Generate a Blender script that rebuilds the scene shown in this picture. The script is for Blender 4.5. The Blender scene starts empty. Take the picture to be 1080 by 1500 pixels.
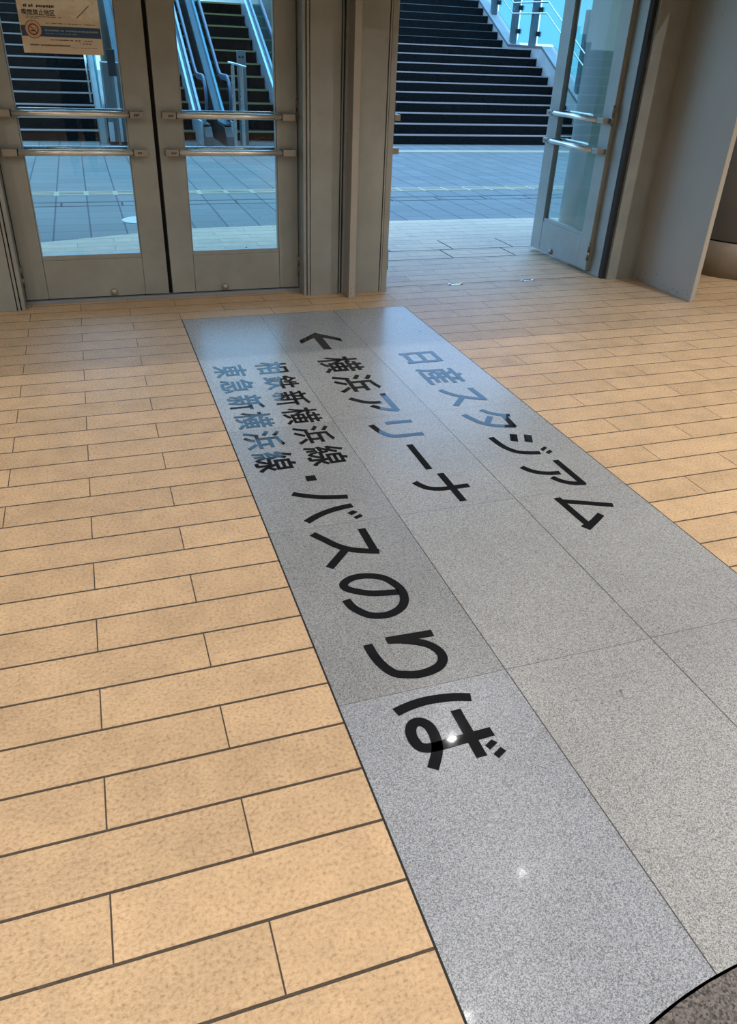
import bpy, bmesh, math
from mathutils import Vector, Matrix
R_ = math.radians
S = 1.5                      # metres per working unit
sc = bpy.context.scene
COL = sc.collection

# ---------------------------------------------------------------- camera
cam_d = bpy.data.cameras.new('camera')
cam = bpy.data.objects.new('camera', cam_d)
COL.objects.link(cam)
cam.location = (-0.2967 * S, -3.2221 * S, 1.0 * S)
cam.rotation_mode = 'XYZ'
cam.rotation_euler = (R_(58.683), R_(-2.1477), R_(-18.581))
cam_d.sensor_fit = 'VERTICAL'
cam_d.sensor_height = 36.0
cam_d.lens = 1114.14 / 1500 * 36
cam_d.clip_start = 0.05
cam_d.clip_end = 300
sc.camera = cam

# ---------------------------------------------------------------- view, sky
sc.view_settings.view_transform = 'Standard'
sc.view_settings.look = 'None'
sc.view_settings.gamma = 1
sc.view_settings.use_curve_mapping = False
sc.view_settings.exposure = 0.0
sc.cycles.use_denoising = True
sc.cycles.max_bounces = 8
sc.cycles.transparent_max_bounces = 12
sc.cycles.caustics_reflective = False
sc.cycles.caustics_refractive = False
sc.cycles.sample_clamp_indirect = 6

SKY_HORIZON = (0.70, 1.18, 1.45, 1)
SKY_ZENITH = (1.15, 2.35, 4.2, 1)
SKY_STRENGTH = 1.2
LAMP_COLOR = (1.0, 0.975, 0.94)
LAMP_POWER = 46.5

world = bpy.data.worlds.new('sky')
sc.world = world
world.use_nodes = True
wn = world.node_tree
wn.nodes.clear()
w_out = wn.nodes.new('ShaderNodeOutputWorld')
w_bg = wn.nodes.new('ShaderNodeBackground')
w_tc = wn.nodes.new('ShaderNodeTexCoord')
w_sep = wn.nodes.new('ShaderNodeSeparateXYZ')
w_ramp = wn.nodes.new('ShaderNodeValToRGB')
w_ramp.color_ramp.elements[0].position = 0.05
w_ramp.color_ramp.elements[0].color = SKY_HORIZON
w_ramp.color_ramp.elements[1].position = 0.38
w_ramp.color_ramp.elements[1].color = SKY_ZENITH
w_bg.inputs['Strength'].default_value = SKY_STRENGTH
wn.links.new(w_tc.outputs['Generated'], w_sep.inputs[0])
wn.links.new(w_sep.outputs['Z'], w_ramp.inputs[0])
wn.links.new(w_ramp.outputs[0], w_bg.inputs['Color'])
wn.links.new(w_bg.outputs[0], w_out.inputs[0])


# ---------------------------------------------------------------- materials
class NT:
    """small helper around a node tree"""
    def __init__(self, name):
        self.m = bpy.data.materials.new(name)
        self.m.use_nodes = True
        self.t = self.m.node_tree
        self.t.nodes.clear()
        self.out = self.t.nodes.new('ShaderNodeOutputMaterial')
        self.b = self.t.nodes.new('ShaderNodeBsdfPrincipled')
        self.t.links.new(self.b.outputs[0], self.out.inputs[0])

    def node(self, kind, **kw):
        n = self.t.nodes.new(kind)
        for k, v in kw.items():
            setattr(n, k, v)
        return n

    def link(self, a, b):
        self.t.links.new(a, b)

    def put(self, sock, v):
        if hasattr(v, 'is_output'):
            self.link(v, sock)
        else:
            sock.default_value = v

    def math(self, op, a, b=0.0, c=0.0, clamp=False):
        n = self.node('ShaderNodeMath', operation=op)
        n.use_clamp = clamp
        self.put(n.inputs[0], a)
        self.put(n.inputs[1], b)
        self.put(n.inputs[2], c)
        return n.outputs[0]

    def mix(self, f, a, b, blend='MIX'):
        n = self.node('ShaderNodeMix', data_type='RGBA', blend_type=blend)
        self.put(n.inputs[0], f)
        self.put(n.inputs[6], a)
        self.put(n.inputs[7], b)
        return n.outputs[2]

    def coords(self):
        tc = self.node('ShaderNodeTexCoord')
        sp = self.node('ShaderNodeSeparateXYZ')
        self.link(tc.outputs['Object'], sp.inputs[0])
        return tc.outputs['Object'], sp.outputs[0], sp.outputs[1], sp.outputs[2]

    def noise(self, co, scale, detail=2.0, rough=0.5, col=False):
        n = self.node('ShaderNodeTexNoise')
        self.link(co, n.inputs['Vector'])
        n.inputs['Scale'].default_value = scale
        n.inputs['Detail'].default_value = detail
        n.inputs['Roughness'].default_value = rough
        return n.outputs['Color' if col else 'Fac']

    def white(self, x, y, z=0.0):
        c = self.node('ShaderNodeCombineXYZ')
        self.put(c.inputs[0], x)
        self.put(c.inputs[1], y)
        self.put(c.inputs[2], z)
        n = self.node('ShaderNodeTexWhiteNoise', noise_dimensions='3D')
        self.link(c.outputs[0], n.inputs[0])
        return n.outputs[0]

    def ramp(self, f, stops):
        n = self.node('ShaderNodeValToRGB')
        e = n.color_ramp.elements
        while len(e) < len(stops):
            e.new(0.5)
        for el, (p, c) in zip(e, stops):
            el.position = p
            el.color = (*c, 1)
        self.put(n.inputs[0], f)
        return n.outputs[0]

    def remap(self, v, a, b, c, d):
        n = self.node('ShaderNodeMapRange')
        self.put(n.inputs[0], v)
        for i, q in enumerate((a, b, c, d)):
            n.inputs[i + 1].default_value = q
        return n.outputs[0]

    def bump(self, h, strength, dist):
        n = self.node('ShaderNodeBump')
        n.inputs['Strength'].default_value = strength
        n.inputs['Distance'].default_value = dist
        self.link(h, n.inputs['Height'])
        self.link(n.outputs[0], self.b.inputs['Normal'])

    def set(self, color=None, rough=None, metal=None, spec=None):
        if color is not None:
            self.put(self.b.inputs['Base Color'], color if hasattr(color, 'is_output') else (*color, 1))
        if rough is not None:
            self.put(self.b.inputs['Roughness'], rough)
        if metal is not None:
            self.b.inputs['Metallic'].default_value = metal
        if spec is not None:
            self.b.inputs['Specular IOR Level'].default_value = spec
        return self.m


def edge_dist(n, frac, pitch):
    """distance in metres from a fractional coordinate to its nearest cell border"""
    a = n.math('MINIMUM', frac, n.math('SUBTRACT', 1.0, frac))
    return n.math('MULTIPLY', a, pitch)


def mat_planks():
    n = NT('plank tile')
    co, x, y, z = n.coords()
    P, L = 0.1015 * S, 0.398 * S
    v = n.math('DIVIDE', n.math('ADD', y, 1.92525 * S), P)
    row = n.math('FLOOR', v)
    fy = n.math('FRACT', v)
    odd = n.math('FLOORED_MODULO', row, 2.0)             # 1 for the row centred on y = -1.976
    u = n.math('DIVIDE', n.math('ADD', x, 0.4 * S), L)
    u = n.math('ADD', u, n.math('MULTIPLY', n.math('SUBTRACT', 1.0, odd), 0.5))
    fx = n.math('FRACT', u)
    cell = n.math('FLOOR', u)
    dy = edge_dist(n, fy, P)
    dx = edge_dist(n, fx, L)
    gy = n.remap(dy, 0.0026, 0.0037, 1.0, 0.0)
    gx = n.remap(dx, 0.0010, 0.0020, 1.0, 0.0)
    g = n.math('MAXIMUM', gy, gx)
    rnd = n.white(row, cell)
    rnd2 = n.white(row, cell, 7.0)
    fine = n.noise(co, 105.0, 2.5, 0.6)
    mid = n.noise(co, 9.0, 3.0, 0.6)
    big = n.noise(co, 1.3, 2.0, 0.5)
    base = n.ramp(fine, [(0.27, (0.33, 0.225, 0.13)), (0.43, (0.52, 0.355, 0.203)), (0.58, (0.585, 0.41, 0.245)), (0.75, (0.63, 0.44, 0.26))])
    tone = n.math('ADD', 0.86, n.math('MULTIPLY', rnd, 0.13))
    tone = n.math('ADD', tone, n.remap(mid, 0.35, 0.7, -0.07, 0.09))
    tone = n.math('ADD', tone, n.remap(big, 0.3, 0.7, -0.05, 0.05))
    base = n.mix(n.math('MULTIPLY', rnd2, 0.22), base, n.mix(0.5, base, (0.56, 0.37, 0.22, 1)))
    tc = n.node('ShaderNodeCombineColor')
    for i in range(3):
        n.link(tone, tc.inputs[i])
    base = n.mix(1.0, base, tc.outputs[0], 'MULTIPLY')
    dirt = n.remap(n.noise(co, 3.3, 4.0, 0.7), 0.56, 0.74, 0.0, 0.24)
    base = n.mix(dirt, base, (0.20, 0.16, 0.115, 1))
    col = n.mix(g, base, (0.060, 0.043, 0.030, 1))
    h = n.math('SUBTRACT', n.math('MULTIPLY', fine, 0.9), n.math('MULTIPLY', g, 1.0))
    n.bump(h, 0.8, 0.006)
    return n.set(col, n.remap(fine, 0.3, 0.7, 0.52, 0.40), 0.0, 0.42)


def granite_colour(n, co, x, y, dark, lite, scale=430.0):
    f1 = n.noise(co, scale, 3.0, 0.7)
    vo = n.node('ShaderNodeTexVoronoi')
    n.link(co, vo.inputs['Vector'])
    vo.inputs['Scale'].default_value = scale * 1.15
    sp = n.node('ShaderNodeSeparateColor')
    n.link(vo.outputs['Color'], sp.inputs[0])
    f = n.math('ADD', n.math('MULTIPLY', f1, 0.55), n.math('MULTIPLY', sp.outputs[0], 0.45))
    md = tuple(a * 0.45 + b * 0.55 for a, b in zip(dark, lite))
    return n.ramp(f, [(0.27, dark), (0.44, md), (0.56, lite), (0.80, tuple(min(1, q * 1.4) for q in lite))])


def mat_granite():
    n = NT('grey granite')
    co, x, y, z = n.coords()
    base = granite_colour(n, co, x, y, (0.125, 0.13, 0.135), (0.33, 0.34, 0.345))
    # slab joints
    gs = []
    for xs in (0.3313, 0.6606):
        d = n.math('ABSOLUTE', n.math('SUBTRACT', x, xs * S))
        gs.append(n.remap(d, 0.0010, 0.0022, 1.0, 0.0))
    for ys in (-1.1312, -1.7108, -2.2915):
        d = n.math('ABSOLUTE', n.math('SUBTRACT', y, ys * S))
        gs.append(n.remap(d, 0.0006, 0.0016, 0.75, 0.0))
    g = gs[0]
    for q in gs[1:]:
        g = n.math('MAXIMUM', g, q)
    # one tone per slab
    ci = n.math('ADD', n.math('GREATER_THAN', x, 0.3313 * S), n.math('GREATER_THAN', x, 0.6606 * S))
    ri = n.math('ADD', n.math('LESS_THAN', y, -1.1312 * S), n.math('LESS_THAN', y, -1.7108 * S))
    low = n.math('LESS_THAN', y, -2.2915 * S)
    ri = n.math('ADD', ri, low)
    tone = n.remap(n.white(ci, ri, 3.0), 0.0, 1.0, 0.93, 1.07)
    cloud = n.remap(n.noise(co, 2.2, 3.0, 0.6), 0.3, 0.7, 0.93, 1.07)
    tone = n.math('MULTIPLY', tone, cloud)
    tcol = n.node('ShaderNodeCombineColor')
    for i in range(3):
        n.link(tone, tcol.inputs[i])
    base = n.mix(1.0, base, tcol.outputs[0], 'MULTIPLY')
    # the near left slab is a bluer, lighter stone
    near = n.math('MULTIPLY', low, n.math('LESS_THAN', x, 0.3313 * S))
    base = n.mix(near, base, n.mix(1.0, base, (0.90, 0.93, 1.02, 1), 'MULTIPLY'))
    # and the slab before it a shade darker
    bef = n.math('MULTIPLY', n.math('SUBTRACT', n.math('LESS_THAN', y, -1.1312 * S), low), n.math('LESS_THAN', x, 0.3313 * S))
    base = n.mix(bef, base, n.mix(1.0, base, (0.84, 0.85, 0.87, 1), 'MULTIPLY'))
    spot = n.remap(n.noise(co, 14.0, 1.0, 0.4), 0.79, 0.82, 0.0, 0.8)
    base = n.mix(spot, base, (0.03, 0.03, 0.03, 1))
    col = n.mix(g, base, (0.05, 0.047, 0.043, 1))
    n.bump(n.math('SUBTRACT', n.math('MULTIPLY', n.noise(co, 260.0, 2.0), 0.25), g), 0.25, 0.0015)
    n.b.inputs['Coat Weight'].default_value = 0.018
    n.b.inputs['Coat Roughness'].default_value = 0.06
    return n.set(col, n.remap(n.noise(co, 120.0), 0.35, 0.65, 0.25, 0.35), 0.0, 0.32)


def mat_dark_granite():
    n = NT('dark granite')
    co, x, y, z = n.coords()
    base = granite_colour(n, co, x, y, (0.02, 0.018, 0.017), (0.12, 0.108, 0.10), 190.0)
    d = n.math('ABSOLUTE', n.math('SUBTRACT', x, -0.117 * S))
    g = n.remap(d, 0.0012, 0.0024, 1.0, 0.0)
    return n.set(n.mix(g, base, (0.015, 0.014, 0.013, 1)), 0.4, 0.0, 0.4)


def mat_outdoor_tile():
    n = NT('outdoor granite tile')
    co, x, y, z = n.coords()
    P = 0.2085 * S
    ux = n.math('DIVIDE', n.math('ADD', x, 0.53 * S), P)
    uy = n.math('DIVIDE', n.math('SUBTRACT', y, 2.06 * S), P)
    dx = edge_dist(n, n.math('FRACT', ux), P)
    dy = edge_dist(n, n.math('FRACT', uy), P)
    g = n.math('MAXIMUM', n.remap(dx, 0.004, 0.010, 1.0, 0.0), n.remap(dy, 0.003, 0.009, 0.7, 0.0))
    tone = n.remap(n.white(n.math('FLOOR', ux), n.math('FLOOR', uy)), 0.0, 1.0, 0.88, 1.08)
    base = n.ramp(n.noise(co, 90.0, 3.0, 0.7), [(0.3, (0.115, 0.122, 0.110)), (0.7, (0.19, 0.20, 0.18))])
    tcol = n.node('ShaderNodeCombineColor')
    for i in range(3):
        n.link(tone, tcol.inputs[i])
    base = n.mix(1.0, base, tcol.outputs[0], 'MULTIPLY')
    return n.set(n.mix(g, base, (0.025, 0.035, 0.04, 1)), 0.55, 0.0, 0.12)


def mat_metal(name, col, rough=0.42, metal=0.35, mottled=0.10, spec=0.5):
    n = NT(name)
    co, x, y, z = n.coords()
    f = n.remap(n.noise(co, 3.0, 4.0, 0.65), 0.3, 0.7, 1 - mottled, 1 + mottled)
    tc = n.node('ShaderNodeCombineColor')
    for i in range(3):
        n.link(f, tc.inputs[i])
    c = n.mix(1.0, (*col, 1), tc.outputs[0], 'MULTIPLY')
    r = n.remap(n.noise(co, 6.0, 3.0), 0.3, 0.7, rough - 0.05, rough + 0.06)
    return n.set(c, r, metal, spec)


def mat_scuffed(name, col, rough, metal):
    """painted steel plate with chipped, dirty lower edges"""
    n = NT(name)
    co, x, y, z = n.coords()
    big = n.noise(co, 2.0, 3.0, 0.6)
    chips = n.noise(co, 34.0, 4.0, 0.75)
    lowz = n.remap(z, 0.0, 0.17, 0.12, 0.0)
    m = n.remap(n.math('ADD', chips, lowz), 0.66, 0.70, 0.0, 0.75)
    c = n.mix(n.remap(big, 0.3, 0.7, 0.0, 0.35), (*col, 1), (*(q * 0.82 for q in col), 1))
    c = n.mix(m, c, (*(q * 0.55 for q in col), 1))
    return n.set(c, rough, metal, 0.45)


def mat_plain(name, col, rough=0.5, metal=0.0, spec=0.5):
    n = NT(name)
    return n.set(col, rough, metal, spec)


def mat_glass(name, tint, refl=1.0):
    n = NT(name)
    n.t.nodes.remove(n.b)
    tr = n.node('ShaderNodeBsdfTransparent')
    tr.inputs[0].default_value = (*tint, 1)
    gl = n.node('ShaderNodeBsdfGlossy')
    gl.inputs['Roughness'].default_value = 0.0
    gl.inputs[0].default_value = (refl, refl, refl, 1)
    fr = n.node('ShaderNodeFresnel')
    fr.inputs[0].default_value = 1.5
    mx = n.node('ShaderNodeMixShader')
    ge = n.node('ShaderNodeNewGeometry')
    n.link(n.math('MULTIPLY', fr.outputs[0], n.math('SUBTRACT', 1.0, ge.outputs['Backfacing'])), mx.inputs[0])
    n.link(tr.outputs[0], mx.inputs[1])
    n.link(gl.outputs[0], mx.inputs[2])
    n.link(mx.outputs[0], n.out.inputs[0])
    return n.m


def mat_frosted(name, tint):
    n = NT(name)
    n.t.nodes.remove(n.b)
    tr = n.node('ShaderNodeBsdfTransparent')
    tr.inputs[0].default_value = (*tint, 1)
    tl = n.node('ShaderNodeBsdfTranslucent')
    tl.inputs[0].default_value = (*tint, 1)
    mx = n.node('ShaderNodeMixShader')
    mx.inputs[0].default_value = 0.35
    n.link(tr.outputs[0], mx.inputs[1])
    n.link(tl.outputs[0], mx.inputs[2])
    n.link(mx.outputs[0], n.out.inputs[0])
    return n.m


def mat_emit(name, col, strength):
    n = NT(name)
    n.b.inputs['Emission Color'].default_value = (*col, 1)
    n.b.inputs['Emission Strength'].default_value = strength
    return n.set((0.8, 0.8, 0.8), 0.5)


def mat_poster():
    n = NT('poster paper')
    co, x, y, z = n.coords()
    w = n.noise(co, 5.0, 4.0, 0.6)
    zz = n.math('ADD', z, n.math('MULTIPLY', n.math('SUBTRACT', w, 0.5), 0.14))
    zz = n.math('ADD', zz, n.math('MULTIPLY', x, 0.08))
    m = n.remap(zz, 0.195, 0.207, 0.0, 0.9)
    m = n.math('MULTIPLY', m, n.remap(n.noise(co, 11.0, 3.0, 0.7), 0.42, 0.56, 0.1, 1.0))
    c = n.mix(m, (0.80, 0.73, 0.61, 1), (0.95, 0.94, 0.86, 1))
    return n.set(c, 0.55, 0.0, 0.3)


def mat_steps():
    n = NT('dark step stone')
    co, x, y, z = n.coords()
    f = n.noise(co, 22.0, 4.0, 0.7)
    c = n.ramp(f, [(0.35, (0.004, 0.004, 0.004)), (0.6, (0.010, 0.011, 0.011)), (0.75, (0.022, 0.025, 0.024))])
    return n.set(c, 0.6, 0.0, 0.12)


M = {}
M['planks'] = mat_planks()
M['granite'] = mat_granite()
M['dark_granite'] = mat_dark_granite()
M['outdoor'] = mat_outdoor_tile()
M['groove'] = mat_plain('dark joint', (0.012, 0.011, 0.010), 0.8)
M['frame'] = mat_metal('beige grey steel frame', (0.32, 0.345, 0.335), 0.47, 0.35, 0.13)
M['door'] = mat_metal('beige grey steel door', (0.35, 0.375, 0.36), 0.45, 0.45, 0.12, 0.08)
M['fin'] = mat_scuffed('grey painted steel plate', (0.40, 0.39, 0.36), 0.42, 0.2)
M['bar'] = mat_metal('brushed stainless', (0.86, 0.84, 0.80), 0.34, 0.8, 0.05)
M['bracket'] = mat_metal('satin nickel', (0.33, 0.315, 0.27), 0.4, 0.5, 0.05)
M['chrome'] = mat_metal('chrome', (0.75, 0.76, 0.78), 0.18, 1.0, 0.03)
M['hinge'] = mat_metal('worn hinge steel', (0.20, 0.17, 0.13), 0.4, 0.8, 0.1)
M['threshold'] = mat_plain('dull blue grey threshold', (0.26, 0.29, 0.34), 0.5, 0.2)
M['dark'] = mat_plain('black gasket', (0.010, 0.010, 0.010), 0.7)
M['glass'] = mat_glass('clear door glass', (0.85, 0.92, 0.89))
M['letter'] = mat_plain('black inlay', (0.010, 0.011, 0.013), 0.04, 0.0, 0.12)
M['steps'] = mat_steps()
M['nosing'] = mat_metal('pale step nosing', (0.55, 0.38, 0.34), 0.5, 0.0, 0.08)
M['thin_nosing'] = mat_metal('shade dimmed step nosing', (0.16, 0.15, 0.14), 0.5, 0.0, 0.08)  # dimmer light on the upper flight is put into this colour
M['curb'] = mat_metal('grey stair kerb stone', (0.33, 0.35, 0.33), 0.55, 0.0, 0.12)
M['post'] = mat_metal('grey steel post', (0.16, 0.18, 0.19), 0.4, 0.5, 0.08)
M['rail'] = mat_metal('stainless rail', (0.55, 0.58, 0.60), 0.25, 0.9, 0.04)
M['cyan_glass'] = mat_frosted('cyan frosted glass', (0.45, 0.71, 0.75))
M['esc_glass'] = mat_glass('blue green balustrade glass', (0.52, 0.76, 0.80))
M['skirt'] = mat_metal('bright stainless skirt', (0.62, 0.70, 0.76), 0.33, 0.55, 0.05)
M['casing'] = mat_metal('escalator casing', (0.055, 0.052, 0.048), 0.45, 0.2, 0.08)
M['handrail'] = mat_plain('dark blue rubber handrail', (0.035, 0.06, 0.11), 0.3, 0.0, 0.6)
M['esc_step'] = mat_plain('black grooved step', (0.004, 0.004, 0.005), 0.6, 0.0, 0.1)
M['yellow'] = mat_plain('worn yellow step line', (0.34, 0.26, 0.10), 0.6)
M['grey_panel'] = mat_metal('grey panel', (0.17, 0.18, 0.18), 0.4, 0.4, 0.05)
M['column'] = mat_metal('column cladding', (0.42, 0.45, 0.48), 0.34, 0.35, 0.04)
M['hall_column'] = mat_metal('blue grey column panel', (0.23, 0.26, 0.32), 0.36, 0.45, 0.04)
M['stone_base'] = mat_metal('column stone base', (0.25, 0.22, 0.18), 0.4, 0.0, 0.2)
M['tactile'] = mat_metal('worn yellow tactile paving', (0.33, 0.27, 0.17), 0.6, 0.0, 0.12)
M['white_disc'] = mat_plain('white ground plate', (0.45, 0.42, 0.42), 0.4)
M['paint'] = mat_plain('grey wall paint', (0.20, 0.20, 0.19), 0.7)
M['ceiling'] = mat_plain('pale ceiling paint', (0.55, 0.55, 0.53), 0.7)
M['deck'] = mat_metal('escalator deck', (0.10, 0.13, 0.145), 0.5, 0.2, 0.05)
M['facade'] = mat_plain('grey facade panel', (0.22, 0.23, 0.24), 0.5)
M['lens'] = mat_emit('lamp lens', LAMP_COLOR, 40.0)
M['poster'] = mat_poster()
M['blue'] = mat_plain('printed blue', (0.035, 0.10, 0.22), 0.55)
M['red'] = mat_plain('printed red', (0.28, 0.045, 0.025), 0.55)
M['cream'] = mat_plain('printed cream', (0.66, 0.56, 0.42), 0.55)
M['ink'] = mat_plain('printed ink', (0.05, 0.05, 0.055), 0.55)
M['white_ink'] = mat_plain('printed pale blue', (0.30, 0.40, 0.52), 0.55)


# ---------------------------------------------------------------- mesh helpers
class MB:
    """collects shapes in working units (relative to an origin) and builds ONE mesh object"""
    def __init__(self):
        self.bm = bmesh.new()

    def poly_prism(self, pts, axis, a, b):
        """pts: closed 2D outline; axis 'x' -> pts are (y,z), 'y' -> (x,z), 'z' -> (x,y)"""
        def P(p, t):
            return {'x': (t, p[0], p[1]), 'y': (p[0], t, p[1]), 'z': (p[0], p[1], t)}[axis]
        lo = [self.bm.verts.new(P(p, a)) for p in pts]
        hi = [self.bm.verts.new(P(p, b)) for p in pts]
        k = len(pts)
        fs = [self.bm.faces.new(lo), self.bm.faces.new(hi)]
        for i in range(k):
            fs.append(self.bm.faces.new((lo[i], lo[(i + 1) % k], hi[(i + 1) % k], hi[i])))
        bmesh.ops.recalc_face_normals(self.bm, faces=fs)
        return self

    def box(self, x0, x1, y0, y1, z0, z1):
        return self.poly_prism([(x0, y0), (x1, y0), (x1, y1), (x0, y1)], 'z', z0, z1)

    def tube(self, path, r, seg=12, r2=None):
        path = [Vector(p) for p in path]
        rings = []
        up = Vector((0, 0, 1))
        for i, p in enumerate(path):
            a = path[max(0, i - 1)]
            b = path[min(len(path) - 1, i + 1)]
            t = (b - a).normalized()
            ref = up if abs(t.dot(up)) < 0.95 else Vector((1, 0, 0)) if abs(t.x) < .9 else Vector((0, 1, 0))
            if abs(t.x) < 0.05:
                ref = Vector((1, 0, 0))
            n1 = t.cross(ref).normalized()
            n2 = t.cross(n1).normalized()
            ra, rb = r, (r2 or r)
            rings.append([self.bm.verts.new(p + n1 * (ra * math.cos(2 * math.pi * k / seg)) + n2 * (rb * math.sin(2 * math.pi * k / seg))) for k in range(seg)])
        fs = []
        for A, B in zip(rings, rings[1:]):
            for k in range(seg):
                f = self.bm.faces.new((A[k], A[(k + 1) % seg], B[(k + 1) % seg], B[k]))
                f.smooth = True
                fs.append(f)
        fs.append(self.bm.faces.new(rings[0]))
        fs.append(self.bm.faces.new(rings[-1]))
        bmesh.ops.recalc_face_normals(self.bm, faces=fs)
        return self

    def lathe(self, prof, cx=0.0, cy=0.0, seg=48):
        """prof: (radius, z) from bottom to top"""
        rings = []
        for r, z in prof:
            rings.append([self.bm.verts.new((cx + r * math.cos(2 * math.pi * k / seg), cy + r * math.sin(2 * math.pi * k / seg), z)) for k in range(seg)])
        fs = []
        for A, B in zip(rings, rings[1:]):
            for k in range(seg):
                f = self.bm.faces.new((A[k], A[(k + 1) % seg], B[(k + 1) % seg], B[k]))
                f.smooth = True
                fs.append(f)
        fs.append(self.bm.faces.new(rings[0]))
        fs.append(self.bm.faces.new(rings[-1]))
        bmesh.ops.recalc_face_normals(self.bm, faces=fs)
        return self

    def ball(self, c, r, squash=(1, 1, 1), seg=14):
        m = Matrix.Translation(Vector(c)) @ Matrix.Diagonal((*squash, 1))
        g = bmesh.ops.create_uvsphere(self.bm, u_segments=seg, v_segments=seg // 2 + 1, radius=r, matrix=m)
        for v in g['verts']:
            for f in v.link_faces:
                f.smooth = True
        return self

    def mesh(self, name):
        me = bpy.data.meshes.new(name)
        bmesh.ops.scale(self.bm, vec=(S, S, S), verts=self.bm.verts)
        self.bm.to_mesh(me)
        self.bm.free()
        return me

    def build(self, name, mat, parent=None, bevel=0.0, loc=None):
        me = self.mesh(name)
        me.materials.append(mat)
        o = bpy.data.objects.new(name, me)
        COL.objects.link(o)
        if parent:
            o.parent = parent
        if loc:
            o.location = Vector(loc) * S
        if bevel:
            md = o.modifiers.new('bevel', 'BEVEL')
            md.width = bevel * S
            md.segments = 2
            md.limit_method = 'ANGLE'
        return o


def tag(o, label=None, cat=None, group=None, kind=None):
    if label:
        o['label'] = label
    if cat:
        o['category'] = cat
    if group:
        o['group'] = group
    if kind:
        o['kind'] = kind
    return o


def thing(name, label, cat, loc=(0, 0, 0), rz=0.0, group=None, kind=None):
    o = bpy.data.objects.new(name, None)
    COL.objects.link(o)
    o.location = Vector(loc) * S
    o.rotation_euler = (0, 0, rz)
    o.empty_display_size = 0.1
    return tag(o, label, cat, group, kind)


def shell(o, label, cat):
    return tag(o, label, cat, None, 'structure')


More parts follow.
